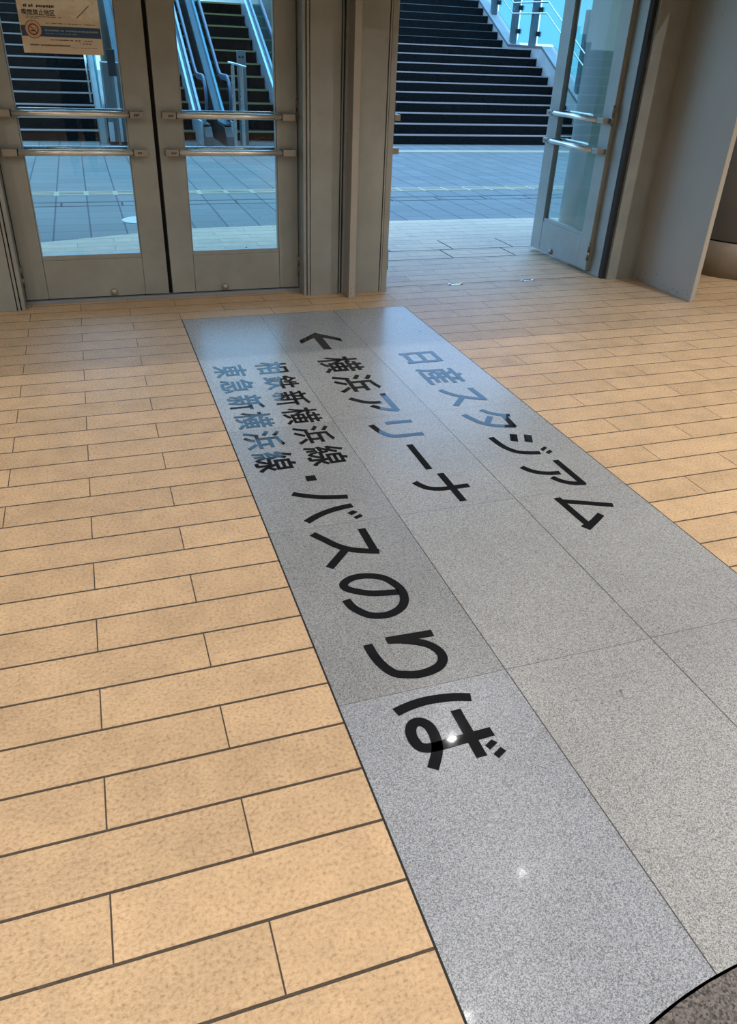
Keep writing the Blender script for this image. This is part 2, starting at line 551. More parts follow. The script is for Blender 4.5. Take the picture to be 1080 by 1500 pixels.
def clone(o, parent=None):
    """a thing with copies of its parts and sub-parts"""
    c = o.copy()
    COL.objects.link(c)
    if parent:
        c.parent = parent
    for ch in list(o.children):
        clone(ch, c)
    return c
GLYPHS = {
 '日': '752,352 752,71 253,71 253,352;253,697 752,697 752,426 253,426;176,-69 253,-69 253,-4 752,-4 752,-64 832,-64 832,772 176,772',
 '産': '305,366 261,294 208,235 268,197 293,225 316,256 339,291 529,291 529,189 300,189 300,128 529,128 529,5 215,5 215,-60 931,-60 931,5 603,5 603,128 844,128 844,189 603,189 603,291 871,291 871,352 603,352 603,442 529,442 529,352 373,352 406,428 338,444;480,742 110,742 110,677 329,677 277,652 306,613 334,571 355,534 124,534 124,378 123,314 119,244 109,171 93,98 68,26 33,-40 91,-86 130,-14 158,64 177,146 189,228 195,306 197,377 197,467 928,467 928,534 693,534 762,644 683,670 616,534 376,534 421,558 400,595 371,637 340,677 897,677 897,742 563,742 543,774 518,809 490,842 430,813',
 'ス': '749,708 674,700 288,700 187,706 187,615 288,620 678,620 639,528 580,430 512,342 457,284 395,228 328,174 255,124 179,81 100,45 164,-22 237,15 307,58 374,106 438,158 498,213 554,270 656,172 751,69 829,-27 899,33 818,126 715,232 607,332 675,429 732,531 775,625 800,669',
 'タ': '445,814 436,786 424,758 413,735 385,685 347,628 299,567 241,505 172,444 92,387 159,335 263,418 352,508 424,600 762,600 732,511 686,415 626,323 415,458 361,403 573,259 525,211 470,165 409,122 341,82 267,47 186,18 258,-44 339,-10 412,28 479,70 538,114 592,161 639,210 748,119 807,188 693,276 761,382 814,488 849,587 873,641 807,681 788,675 766,672 741,671 470,671 491,707 536,785',
 'ジ': '661,723 694,673 725,619 752,565 809,591 780,644 746,700 716,746;791,770 825,722 857,669 886,615 943,641 913,693 878,749 847,794;244,694 315,650 395,597 459,551 506,620 444,663 362,717 289,761;185,-35 290,-7 406,35 516,89 594,139 668,194 736,253 798,315 853,380 901,446 853,529 808,459 756,392 695,328 628,268 554,212 474,162 366,111 252,72 139,46;93,468 166,427 247,376 312,331 357,401 138,536',
 'ア': '882,723 812,717 238,717 124,726 124,635 238,641 808,641 757,567 679,485 589,417 655,364 710,407 761,456 807,506 847,556 880,601 904,640 931,676;442,544 446,472 444,391 435,314 416,243 384,177 336,119 269,68 239,49 209,34 179,23 253,-37 362,31 439,110 488,200 516,301 529,416 532,544',
 'ム': '74,110 89,17 172,28 795,97 850,-34 934,4 874,132 792,283 712,411 637,377 676,320 718,250 759,172 310,122 372,297 440,502 488,653 522,746 422,766 403,670 355,513 284,298 217,114 167,111',
 '横': '488,45 416,4 340,-30 391,-81 467,-45 544,-1 610,48 544,88;793,2 862,-42 915,-82 972,-35 916,4 847,47 778,85 723,43;191,626 51,626 51,555 184,555 144,414 89,281 27,175 65,110 111,187 154,283 191,390 191,-79 261,-79 261,394 341,249 383,308 261,481 261,555 368,555 368,521 626,521 626,447 412,447 412,110 923,110 923,447 696,447 696,521 961,521 961,585 816,585 816,686 938,686 938,748 816,748 816,840 746,840 746,748 586,748 586,840 515,840 515,748 397,748 397,686 515,686 515,585 380,585 380,626 261,626 261,840 191,840;586,686 746,686 746,585 586,585;626,253 626,165 479,165 479,253;853,253 853,165 696,165 696,253;626,392 626,306 479,306 479,392;853,392 853,306 696,306 696,392',
 '浜': '162,734 228,690 280,651 326,712 273,750 206,790 140,826 95,773;105,475 172,434 225,396 268,459 215,495 148,534 80,569 38,513;125,-56 176,41 228,149 277,257 211,293 158,179 101,70 50,-19;436,89 376,21 311,-35 376,-82 442,-18 505,57 559,139 484,162;772,63 838,-9 888,-73 954,-34 903,29 835,100 764,165 701,131;409,272 298,272 298,205 959,205 959,272 795,272 795,478 933,478 933,547 483,547 483,685 622,712 757,745 876,781 803,832 693,796 554,762 409,734;483,272 483,478 720,478 720,272',
 'リ': '682,759 687,672 687,514 686,428 681,357 672,298 657,247 635,203 604,161 571,128 535,101 496,77 454,57 410,41 365,28 430,-41 468,-27 510,-9 552,12 594,38 633,69 668,105 701,148 727,195 748,250 762,317 770,403 773,510 773,672 776,759;221,751 225,679 225,346 220,269 312,269 308,345 308,679 312,751',
 'ー': '102,335 241,340 790,340 897,335 897,433 789,428 241,428 102,433',
 'ナ': '97,459 192,462 485,462 478,364 457,276 420,198 368,129 300,69 214,20 292,-38 383,25 454,95 507,174 542,261 563,357 569,462 834,462 922,459 922,544 835,540 569,540 569,674 575,774 476,774 485,675 485,540 190,540 97,545',
 '相': '850,474 850,300 546,300 546,474;546,710 850,710 850,542 546,542;850,231 850,57 546,57 546,231;473,-73 546,-73 546,-12 850,-12 850,-70 926,-70 926,781 473,781;214,626 52,626 52,554 205,554 159,413 98,279 29,175 68,107 121,189 171,290 214,402 214,-79 287,-79 287,378 389,234 435,295 287,464 287,554 430,554 430,626 287,626 287,840 214,840',
 '鉄': '123,216 136,151 144,93 195,108 187,165 173,230 155,293 107,280;359,244 343,178 326,121 371,105 427,287 371,305;203,750 125,665 41,597 73,521 139,579 139,521 238,521 238,411 75,411 75,346 238,346 238,59 58,23 74,-45 448,42 444,102 299,71 299,346 437,346 437,411 299,411 299,521 403,521 403,586 147,586 188,629 228,676 265,726 326,679 383,631 429,586 463,648 417,690 360,735 299,780 321,819 265,846;663,660 580,660 603,788 532,799 513,683 484,575 443,486 506,448 527,490 546,538 563,591 663,591 663,490 661,396 465,396 465,324 653,324 639,260 617,197 583,136 537,78 475,25 396,-22 415,-39 433,-60 447,-79 513,-38 568,7 613,54 650,104 678,157 700,210 723,147 751,90 783,39 821,-7 865,-45 914,-77 966,-14 909,20 860,64 819,117 785,179 758,248 738,324 947,324 947,396 734,396 737,489 737,591 924,591 924,660 737,660 737,835 663,835',
 '新': '391,159 420,101 442,51 495,83 474,131 444,186 411,240 360,213;111,174 79,117 41,68 94,30 133,85 168,150 196,220 135,235;553,400 552,331 548,257 538,183 522,109 496,39 460,-25 518,-71 558,-1 586,77 605,159 616,243 622,324 623,400 623,432 775,432 775,-75 848,-75 848,432 958,432 958,502 623,502 623,694 730,713 834,738 927,767 866,822 778,792 668,766 553,744;258,735 61,735 61,672 503,672 503,735 336,735 282,844 214,827;323,507 46,507 46,443 251,443 251,339 50,339 50,273 251,273 251,18 250,10 247,7 239,5 162,5 184,-59 228,-58 263,-55 290,-47 308,-33 317,-13 320,17 320,273 507,273 507,339 320,339 320,443 519,443 519,507 391,507 447,652 377,667;144,602 158,552 165,507 230,525 221,569 206,618 187,665 126,651',
 '線': '837,530 837,441 523,441 523,530;837,674 837,587 523,587 523,674;192,116 200,40 204,-27 263,-16 258,50 249,125 238,198 182,189;72,112 56,31 35,-40 94,-62 114,11 132,97 145,186 84,197;294,152 310,94 322,43 377,61 364,111 347,168 327,223 275,208;852,307 813,268 772,230 753,268 737,307 724,347 724,381 909,381 909,734 682,734 724,823 641,841 607,734 453,734 453,381 653,381 653,3 652,-6 647,-11 636,-12 534,-12 556,-81 614,-81 658,-77 690,-69 711,-54 721,-30 724,3 724,192 777,100 841,23 915,-36 964,23 903,63 848,116 800,180 847,217 894,258 941,300 885,345;416,235 547,235 526,188 500,144 470,105 436,71 400,42 362,20 405,-32 455,0 501,41 542,90 579,147 608,212 631,285 587,300 575,298 416,298;94,250 165,263 314,287 325,229 386,247 373,311 353,386 329,460 271,446 301,346 157,327 237,427 312,537 380,652 315,690 240,556 137,547 191,629 241,720 287,813 217,842 171,735 123,644 89,590 70,563 52,544 35,535 59,466 78,472 119,479 198,490 115,378 87,345 63,322 41,311 66,240',
 '東': '153,222 396,222 347,176 292,132 232,92 169,55 104,24 41,-1 93,-64 158,-35 223,1 288,42 350,88 407,138 459,191 459,-80 536,-80 536,194 588,141 647,90 710,43 776,0 843,-36 909,-66 962,-1 897,24 832,55 768,91 707,132 650,176 600,222 859,222 859,590 536,590 536,674 940,674 940,745 536,745 536,839 459,839 459,745 66,745 66,674 459,674 459,590 153,590;459,379 459,282 226,282 226,379;782,379 782,282 536,282 536,379;459,530 459,435 226,435 226,530;782,530 782,435 536,435 536,530',
 '急': '262,34 265,-1 274,-27 292,-45 319,-57 357,-63 409,-65 640,-65 682,-62 714,-53 737,-35 753,-8 763,32 770,85 747,91 722,101 701,112 698,71 693,41 686,22 675,10 658,4 635,3 413,3 365,5 342,14 337,34 337,181 262,181;467,154 518,95 555,43 616,84 577,136 525,193 469,245 412,209;813,108 852,32 880,-33 950,-4 921,61 880,135 833,206 767,180;117,115 81,48 42,-11 111,-44 147,17 181,85 210,150 145,179;294,797 260,749 218,701 169,654 114,609 51,568 70,552 89,533 104,514 176,565 176,543 745,543 745,459 189,459 189,400 745,400 745,314 155,314 155,251 819,251 819,605 618,605 704,735 653,768 641,765 363,765 402,828 322,843;316,702 599,702 531,605 224,605',
 'バ': '712,757 741,713 769,664 793,618 847,642 765,779;822,797 852,754 880,706 905,659 959,683 935,727 905,776 875,819;177,212 124,118 64,29 149,-7 204,79 254,174 296,268 335,380 367,494 387,580 405,653 316,672 294,547 260,417 218,301;752,225 792,106 823,-5 912,24 878,131 836,253 792,366 744,479 692,592 646,682 565,655 613,563 664,450 710,339',
 'の': '462,550 443,458 420,372 394,296 369,236 343,191 318,160 293,142 269,136 246,141 222,155 201,180 183,215 171,261 166,318 176,388 204,457 249,522 310,578 386,619 476,642;638,628 704,595 756,550 795,492 818,426 826,353 816,273 789,206 747,151 695,107 635,76 572,56 486,43 533,-31 643,-7 736,35 809,92 863,165 897,251 908,350 896,448 861,536 804,610 728,668 635,705 525,718 408,703 303,661 215,596 147,513 103,416 88,311 95,234 114,168 144,116 180,77 222,52 266,44 311,53 354,79 394,122 432,183 467,261 499,355 524,450 544,548 559,644',
 'り': '251,792 243,706 230,607 217,491 212,383 214,321 218,268 223,224 300,230 296,275 295,315 298,353 312,422 341,492 382,559 433,614 490,652 551,666 599,657 639,631 670,589 692,535 706,469 710,394 696,282 658,193 598,126 520,77 427,43 323,22 370,-50 487,-21 590,24 674,85 738,166 778,269 792,395 784,493 762,577 728,645 682,696 627,727 564,738 503,728 446,702 396,663 353,615 318,563 292,511 302,598 319,700 339,789',
 'ば': '143,761 137,689 120,576 100,425 91,269 96,142 110,36 129,-48 199,-43 196,-8 200,37 218,101 245,181 272,258 231,290 174,143 164,283 173,416 192,565 214,686 231,753;762,777 819,635 870,653 811,792;862,807 883,764 903,714 921,667 972,685 911,823;653,140 651,109 643,82 630,60 610,44 581,34 544,31 510,33 480,40 456,51 438,66 426,86 422,109 426,132 438,152 458,168 483,180 514,187 549,190 585,188 619,183 652,174;635,760 639,698 639,574 544,572 375,580 375,505 543,499 639,501 649,243 556,252 495,247 445,232 404,208 375,178 357,142 351,102 357,60 375,24 404,-4 445,-25 496,-39 558,-43 618,-37 663,-19 695,8 716,41 728,79 731,120 731,140 782,107 832,69 882,24 925,91 869,138 804,183 728,220 716,505 889,524 889,601 716,578 718,699 725,760',
 '喫': '76,73 137,73 137,172 297,172 297,767 76,767;236,704 236,234 137,234 137,704;583,251 323,251 323,186 567,186 546,138 518,95 479,58 428,27 364,0 285,-22 300,-40 315,-63 326,-83 407,-58 474,-29 529,6 572,46 605,92 630,143 659,88 695,41 738,0 789,-33 849,-60 917,-79 963,-14 895,1 836,24 785,54 743,91 710,135 684,186 944,186 944,251 659,251 668,326 593,326;630,721 719,721 712,648 700,583 683,524 658,472 626,426 586,388 640,345 682,390 716,442 742,500 762,566 776,640 784,721 867,721 860,560 850,469 839,430 833,423 824,420 814,419 749,422 757,402 763,379 766,358 847,359 867,363 884,371 898,386 916,438 927,553 936,755 937,786 630,786;335,428 443,428 443,321 508,321 508,428 606,428 606,486 508,486 508,566 597,566 597,624 508,624 508,700 609,700 609,758 508,758 508,840 443,840 443,758 339,758 339,700 443,700 443,624 355,624 355,566 443,566 443,486 335,486',
 '煙': '77,551 61,465 37,393 86,367 111,447 127,540 134,629 85,636;276,589 257,515 236,450 278,435 348,639 291,657;361,346 929,346 929,628 768,628 768,721 948,721 948,787 336,787 336,721 520,721 520,628 361,628;698,721 698,628 590,628 590,721;607,225 372,225 372,161 607,161 607,16 307,16 307,-50 961,-50 961,16 682,16 682,161 917,161 917,225 682,225 682,331 607,331;526,565 526,409 425,409 425,565;698,565 698,409 589,409 589,565;860,565 860,409 761,409 761,565;170,478 168,387 162,298 148,210 124,125 87,44 35,-31 82,-79 139,0 179,86 206,175 290,22 337,70 220,255 228,329 231,403 232,479 232,829 170,829',
 '禁': '737,51 810,-11 865,-66 927,-25 869,29 795,89 719,144 661,108;180,325 835,325 835,389 180,389;194,81 127,26 54,-20 114,-67 188,-15 258,49 318,120 248,142;242,739 74,739 74,676 219,676 166,600 104,533 37,483 84,431 140,478 193,537 242,605 242,424 312,424 312,602 427,507 468,558 312,666 312,676 451,676 451,739 312,739 312,841 242,841;65,180 466,180 466,1 464,-9 458,-14 446,-16 311,-15 336,-81 406,-81 460,-78 499,-70 525,-57 538,-34 542,0 542,180 938,180 938,245 65,245;676,739 498,739 498,676 649,676 593,602 525,537 454,489 500,437 562,484 622,545 676,614 676,424 747,424 747,610 799,543 855,484 910,437 958,489 890,539 824,604 768,676 924,676 924,739 747,739 747,841 676,841',
 '止': '188,44 49,44 49,-30 949,-30 949,44 577,44 577,430 905,430 905,505 577,505 577,837 499,837 499,44 265,44 265,619 188,619',
 '地': '429,473 321,428 349,361 429,395 429,79 432,31 442,-5 460,-30 488,-46 526,-54 577,-57 824,-57 870,-53 904,-40 929,-18 946,16 957,64 964,125 942,131 917,141 897,153 893,103 887,65 879,39 865,22 847,14 821,11 580,11 551,12 530,16 515,23 507,35 502,53 501,77 501,426 635,483 635,143 706,143 706,513 846,573 845,430 843,329 839,277 833,260 823,252 809,250 742,252 750,232 756,208 760,186 791,186 824,188 854,194 880,205 899,226 909,260 914,333 917,464 918,637 922,651 869,671 855,660 840,646 706,590 706,840 635,840 635,560 501,504 501,747 429,747;63,79 372,219 355,286 241,238 241,528 359,528 359,599 241,599 241,828 170,828 170,599 42,599 42,528 170,528 170,208 33,154',
 '区': '97,786 97,-50 952,-50 952,22 171,22 171,713 927,713 927,786;505,369 417,287 323,213 226,149 286,92 379,159 470,235 558,319 641,237 714,160 772,92 833,147 771,215 695,292 609,374 679,458 744,545 802,637 731,665 679,581 620,500 555,422 313,629 259,585',
 '押': '629,490 629,336 477,336 477,490;477,709 629,709 629,559 477,559;855,336 700,336 700,490 855,490;700,559 700,709 855,709 855,559;404,211 477,211 477,266 629,266 629,-79 700,-79 700,266 855,266 855,214 930,214 930,779 404,779;174,638 51,638 51,568 174,568 174,347 38,311 60,238 174,271 174,12 172,1 167,-4 157,-6 63,-6 85,-73 140,-72 182,-68 212,-60 232,-46 243,-22 247,12 247,293 363,329 353,397 247,367 247,568 357,568 357,638 247,638 247,840 174,840',
 'す': '569,329 562,294 549,266 531,247 507,235 480,231 453,234 429,243 408,257 392,277 382,301 378,330 382,360 393,386 409,407 430,423 453,433 479,436 516,429 547,409 568,372;98,576 236,584 389,590 545,593 546,492 525,498 503,502 479,503 433,497 391,480 355,453 328,418 309,376 303,329 309,279 327,237 354,205 387,181 426,167 467,162 499,165 528,174 554,189 530,146 497,109 456,78 408,51 352,29 289,12 356,-54 459,-13 537,39 593,99 629,165 649,233 655,301 651,349 641,392 623,429 621,594 635,594 928,589 929,663 636,664 621,664 622,729 627,792 536,792 542,729 544,663 96,653',
}
STROKES = {
 'ス1': ([[(0.8727, -0.9771), (0.8789, -1.0853)], [(0.8849, -1.0817), (0.858, -1.0702), (0.8278, -1.0529), (0.7966, -1.0281), (0.7753, -0.9993), (0.7615, -0.9698)], [(0.8106, -1.0487), (0.7587, -1.1104)]], []),
 'タ1': ([[(0.9008, -1.2224), (0.872, -1.2117), (0.848, -1.1938), (0.8249, -1.1609)], [(0.8806, -1.211), (0.8724, -1.305)], [(0.8779, -1.3038), (0.8388, -1.2923), (0.8068, -1.2765), (0.78, -1.2496), (0.7647, -1.2145), (0.7544, -1.1828)], [(0.8333, -1.2151), (0.7949, -1.2683)]], []),
 'ジ1': ([[(0.7639, -1.3589), (0.7689, -1.4061), (0.7782, -1.4398), (0.7974, -1.4679), (0.8277, -1.4817), (0.8614, -1.4896)]], [[(0.8321, -1.3512), (0.8532, -1.3598), (0.833, -1.4064), (0.8125, -1.3947)], [(0.8741, -1.3651), (0.8946, -1.3769), (0.8741, -1.4224), (0.8533, -1.4091)], [(0.8736, -1.4681), (0.894, -1.456), (0.8984, -1.4666), (0.8751, -1.4823)], [(0.8782, -1.4923), (0.8986, -1.4783), (0.9013, -1.4921), (0.8822, -1.5033)]]),
 'ア1': ([[(0.8801, -1.5439), (0.8831, -1.6906)], [(0.8896, -1.6876), (0.857, -1.6791), (0.8322, -1.6606), (0.8164, -1.6335)], [(0.8536, -1.615), (0.8216, -1.6109), (0.7927, -1.5978), (0.7742, -1.579), (0.7629, -1.5563)]], []),
 'ム1': ([[(0.896, -1.8114), (0.7741, -1.7576)], [(0.7699, -1.7392), (0.7766, -1.8714)]], [[(0.834, -1.8345), (0.8418, -1.8522), (0.8115, -1.8741), (0.7685, -1.9021), (0.7548, -1.8798), (0.7948, -1.8612)]]),
 'ア2': ([[(0.5547, -0.9542), (0.5556, -1.1)], [(0.5618, -1.0974), (0.5322, -1.086), (0.5078, -1.0685), (0.4858, -1.0431)], [(0.5289, -1.0235), (0.4902, -1.0174), (0.4611, -0.9985), (0.4337, -0.9678)]], []),
 'リ2': ([[(0.5715, -1.1857), (0.4852, -1.1829)], [(0.5725, -1.2822), (0.5275, -1.2801), (0.4868, -1.2789), (0.463, -1.2657), (0.4462, -1.232), (0.4352, -1.1859)]], []),
 'ー2': ([[(0.5026, -1.3433), (0.5011, -1.5022)]], []),
 'ナ2': ([[(0.5211, -1.5327), (0.5206, -1.6891)], [(0.5704, -1.6152), (0.5292, -1.6151), (0.4923, -1.6147), (0.46, -1.604), (0.4426, -1.5837), (0.4329, -1.5617)]], []),
 '・3': ([], [[(0.1543, -1.4541), (0.1814, -1.4555), (0.1807, -1.4836), (0.1525, -1.4834)]]),
 'バ3': ([[(0.2344, -1.5897), (0.1994, -1.5826), (0.1645, -1.5733), (0.1311, -1.5585), (0.0988, -1.5387)], [(0.2324, -1.6345), (0.1976, -1.6388), (0.1619, -1.6482), (0.1288, -1.6634), (0.0999, -1.6825)]], [[(0.209, -1.6678), (0.2266, -1.6586), (0.2354, -1.6693), (0.2172, -1.6804)], [(0.2182, -1.6909), (0.2381, -1.6805), (0.2431, -1.6908), (0.2233, -1.7012)]]),
 'ス3': ([[(0.2207, -1.7469), (0.2203, -1.8554)], [(0.2305, -1.8505), (0.1982, -1.8398), (0.1686, -1.8257), (0.1418, -1.802), (0.1203, -1.7697), (0.0994, -1.7383)], [(0.1532, -1.8262), (0.1007, -1.883)]], []),
 'の3': ([[(0.2198, -2.0087), (0.188, -2.0038), (0.1588, -1.9966), (0.1321, -1.9819), (0.1148, -1.9667), (0.1122, -1.9525), (0.1249, -1.9392), (0.148, -1.9323), (0.1761, -1.9359), (0.2037, -1.9506), (0.2204, -1.9767), (0.2278, -2.0048), (0.2231, -2.0339), (0.2095, -2.0572), (0.1853, -2.0719), (0.1597, -2.075), (0.135, -2.067), (0.1191, -2.0506), (0.1073, -2.0305), (0.1019, -2.0045)]], []),
 'り3': ([[(0.2379, -2.1546), (0.1401, -2.1507)], [(0.1455, -2.1518), (0.1676, -2.1573), (0.195, -2.1699), (0.2153, -2.1837), (0.2286, -2.206), (0.2285, -2.2286), (0.2145, -2.2465), (0.1921, -2.2551), (0.1666, -2.257), (0.1442, -2.2517), (0.1237, -2.2414), (0.1106, -2.2184), (0.1029, -2.1876), (0.1004, -2.1519)]], []),
 'ば3': ([[(0.0914, -2.3352), (0.1207, -2.3279), (0.1513, -2.3246), (0.1804, -2.3262), (0.2083, -2.3309), (0.2362, -2.3395)], [(0.1961, -2.3602), (0.1955, -2.4693)], [(0.237, -2.4239), (0.2061, -2.4249), (0.1742, -2.4259), (0.1485, -2.4268), (0.1258, -2.4278), (0.1061, -2.422), (0.0993, -2.4045), (0.1011, -2.384), (0.1117, -2.3692), (0.1249, -2.3684), (0.1356, -2.3807), (0.1373, -2.4037), (0.1321, -2.428), (0.1213, -2.4483), (0.1074, -2.4685)]], [[(0.2116, -2.4491), (0.2273, -2.4404), (0.2343, -2.4494), (0.2156, -2.4599)], [(0.217, -2.4697), (0.2347, -2.4598), (0.2404, -2.47), (0.2216, -2.4801)]]),
 'arrow': ([], [[(0.4983, -0.2818), (0.581, -0.3701), (0.5802, -0.4062), (0.5132, -0.3435), (0.5124, -0.4858), (0.4807, -0.4825), (0.4789, -0.3409), (0.4129, -0.4007), (0.4126, -0.3636)]]),
}


# ================================================================ LARGE STRUCTURE
# ---- plank floor, runs through the doors to a curved edge outside
def arc_y(x):
    pts = [(-5.2, -0.6 + 0.9), (-2.2, 0.95), (-0.6, 1.575), (-0.03, 1.765), (0.12, 1.845), (0.84, 1.885), (1.68, 1.935), (2.7, 1.91), (6.0, 1.45), (7.2, 1.2)]
    for (xa, ya), (xb, yb) in zip(pts, pts[1:]):
        if xa <= x <= xb:
            return ya + (yb - ya) * (x - xa) / (xb - xa)
    return pts[-1][1]


edge = [(-5.0 + 0.1 * i, arc_y(-5.0 + 0.1 * i)) for i in range(121)]
fl = MB().poly_prism([(-5.0, -7.2), (7.0, -7.2)] + edge[::-1], 'z', -0.10, 0.0).build('floor', M['planks'])
shell(fl, 'tan wood-look plank tile floor running from the hall through the doorway', 'floor')
# ---- outdoor paving beyond it
op = MB().poly_prism([(-9.0, 30.0), (-9.0, 0.3), (-5.0, 0.3)] + edge + [(7.0, 1.25), (14.0, 1.25), (14.0, 30.0)], 'z', -0.10, -0.0004).build('floor_exterior', M['outdoor'])
shell(op, 'blue grey square paving outside the doors, up to the stairs', 'paving')

# ---- granite inlay in the plank floor
CX, CY, CR = 0.417, -3.663, 0.7866


def arc(r, x0, x1, n):
    return [(x0 + (x1 - x0) * i / n, CY + math.sqrt(r * r - (x0 + (x1 - x0) * i / n - CX) ** 2)) for i in range(n + 1)]


w = 0.9965
e = 0.0035
j = MB().poly_prism([(-e, -2.6), (-e, e), (w + e, e), (w + e, -2.6), (w + e, CY + 0.1), (-e, CY + 0.1)], 'z', -0.002, 0.0003)
j.poly_prism([(CX + (CR + 0.0045) * math.cos(2 * math.pi * k / 64), CY + (CR + 0.0045) * math.sin(2 * math.pi * k / 64)) for k in range(64)], 'z', -0.002, 0.0003)
shell(j.build('trim_1', M['groove']), 'thin black joint around the granite inlay', 'floor joint')
gs = MB().poly_prism([(0, 0), (w, 0)] + arc(CR + 0.0035, w, 0, 40), 'z', -0.05, 0.0008).build('floor_inlay', M['granite'])
shell(gs, 'long grey granite inlay carrying black lettering in the plank floor', 'granite inlay')
ds = MB().poly_prism([(CX + CR * math.cos(2 * math.pi * k / 96), CY + CR * math.sin(2 * math.pi * k / 96)) for k in range(96)], 'z', -0.05, 0.0008).build('floor_roundel', M['dark_granite'])
shell(ds, 'round dark granite inlay cut off at the bottom right corner', 'granite inlay')

# ---- room shell (hall behind the camera)
shell(MB().box(-5.1, -5.0, -7.2, 0.255, 0, 2.4).build('wall_west', M['paint']), 'plain wall on the left of the hall', 'wall')
shell(MB().box(7.0, 7.1, -7.2, 0.255, 0, 2.4).build('wall_east', M['paint']), 'plain wall on the right of the hall', 'wall')
shell(MB().box(-5.1, 7.1, -7.3, -7.2, 0, 2.4).build('wall_south', M['paint']), 'plain wall behind the viewer', 'wall')
shell(MB().box(-5.1, 7.1, -7.3, 0.26, 2.3, 2.42).build('ceiling', M['ceiling']), 'ceiling of the hall', 'ceiling')
wl = MB()
wl.box(-5.1, 7.1, 0.26, 0.62, 1.425, 2.42)
shell(wl.build('wall_north', M['frame']), 'grey steel wall above the door row', 'wall')
shell(MB().box(-9.0, 14.0, 0.30, 0.62, 2.42, 9.0).build('wall_facade', M['facade']), 'unseen facade above the doors, made tall to block sky light', 'wall')  # unseen, height chosen to keep sky light off the stair risers
shell(MB().box(-0.87, 2.445, -0.543, 0.26, 1.45, 1.56).build('ceiling_canopy', M['frame']), 'low soffit over the doors', 'ceiling')
shell(MB().box(-9.0, 14.0, 0.62, 1.75, 1.62, 1.76).build('ceiling_shade_eave', M['facade']), 'unseen eave added to shade the open leaf and the paving by the doors', 'ceiling')  # unseen, added to keep sky light off the open leaf
wr = MB()
wr.box(-5.1, -1.6, 0.26, 0.60, 0, 1.425)
shell(wr.build('wall_left', M['frame']), 'grey steel wall left of the doors', 'wall')
wr = MB()
wr.box(2.46, 7.1, 0.30, 0.60, 0, 1.425)
shell(wr.build('wall_right', M['frame']), 'grey steel wall right of the doors', 'wall')


# ---- door frames: panels with dark shadow gaps between them
def frame(name, strips, y_back, label, H=1.43, core=None):
    """strips: (x0, x1, y_front) of each steel strip; a dark core closes the gaps"""
    root = thing(name, label, 'door frame', ((strips[0][0] + strips[-1][1]) / 2, 0.26, 0), kind='structure')
    ox = (strips[0][0] + strips[-1][1]) / 2
    for (a, b, yf) in strips:
        MB().box(a - ox, b - ox, yf - 0.26, y_back - 0.26, 0, H).build('panel' if b - a > 0.05 else 'strip', M['frame'], root, 0.0015)
    a, b = core or (strips[0][0] + 0.002, strips[-1][1] - 0.002)
    MB().box(a - ox, b - ox, 0.012, y_back - 0.262, 0.0, H).build('shadow_gap', M['dark'], root)
    return root


frame('trim_2', [(0.594, 0.6075, 0.262), (0.6105, 0.6215, 0.256), (0.6245, 0.757, 0.256), (0.763, 0.770, 0.262), (0.7755, 0.962, 0.256), (0.966, 0.9735, 0.256), (0.9765, 1.004, 0.262)], 0.50,
      'grey steel post between the closed pair and the open doorway')
frame('trim_3', [(-1.6, -0.6535, 0.256), (-0.6495, -0.639, 0.256), (-0.635, -0.6195, 0.262)], 0.50,
      'grey steel post at the left edge, beside the poster door')
frame('trim_4', [(2.226, 2.247, 0.300), (2.2495, 2.42, 0.252), (2.422, 2.46, 0.256)], 0.60,
      'grey steel post behind the open door leaf')

shell(MB().box(-0.640, -0.604, 0.391, 0.41, 0, 1.43).box(0.580, 0.600, 0.391, 0.41, 0, 1.43).build('trim_13', M['frame']), 'door stops added behind the closed pair of doors to block a light leak', 'door stop')  # added to close a light leak beside the closed leaves
# ---- fins standing out from the frame
shell(MB().box(0.787, 0.8175, 0.178, 0.262, 0, 1.45).build('trim_5', M['fin'], bevel=0.002), 'narrow upright steel plate on the post between the doorways', 'steel plate')
shell(MB().box(2.414, 2.440, -0.213, 0.262, 0, 1.45).build('trim_6', M['fin'], bevel=0.002), 'wide grey steel plate standing out to the right of the open doorway', 'steel plate')
# ---- threshold strips
shell(MB().box(-0.6195, 0.594, 0.338, 0.40, 0, 0.012).build('trim_7', M['threshold'], bevel=0.001), 'thin metal threshold under the closed pair of doors', 'threshold')
shell(MB().box(1.004, 2.226, 0.327, 0.3305, -0.01, 0.0006).build('trim_8', M['groove']), 'dark threshold joint across the open doorway', 'floor joint')
jt = MB()
jt.box(-2.0, 5.0, 1.049, 1.057, -0.01, 0.0006)
jt.box(-2.0, 5.0, 0.841, 0.848, -0.01, 0.0006)
for k in range(-3, 9):
    jt.box(1.716 + 0.4 * k - 0.004, 1.716 + 0.4 * k + 0.004, 1.057, 1.30, -0.01, 0.0005)
    jt.box(1.624 + 0.4 * k - 0.004, 1.624 + 0.4 * k + 0.004, 0.848, 1.05, -0.01, 0.0005)
shell(jt.build('trim_9', M['groove']), 'wide dark expansion joints in the planks outside the doorway', 'floor joint')
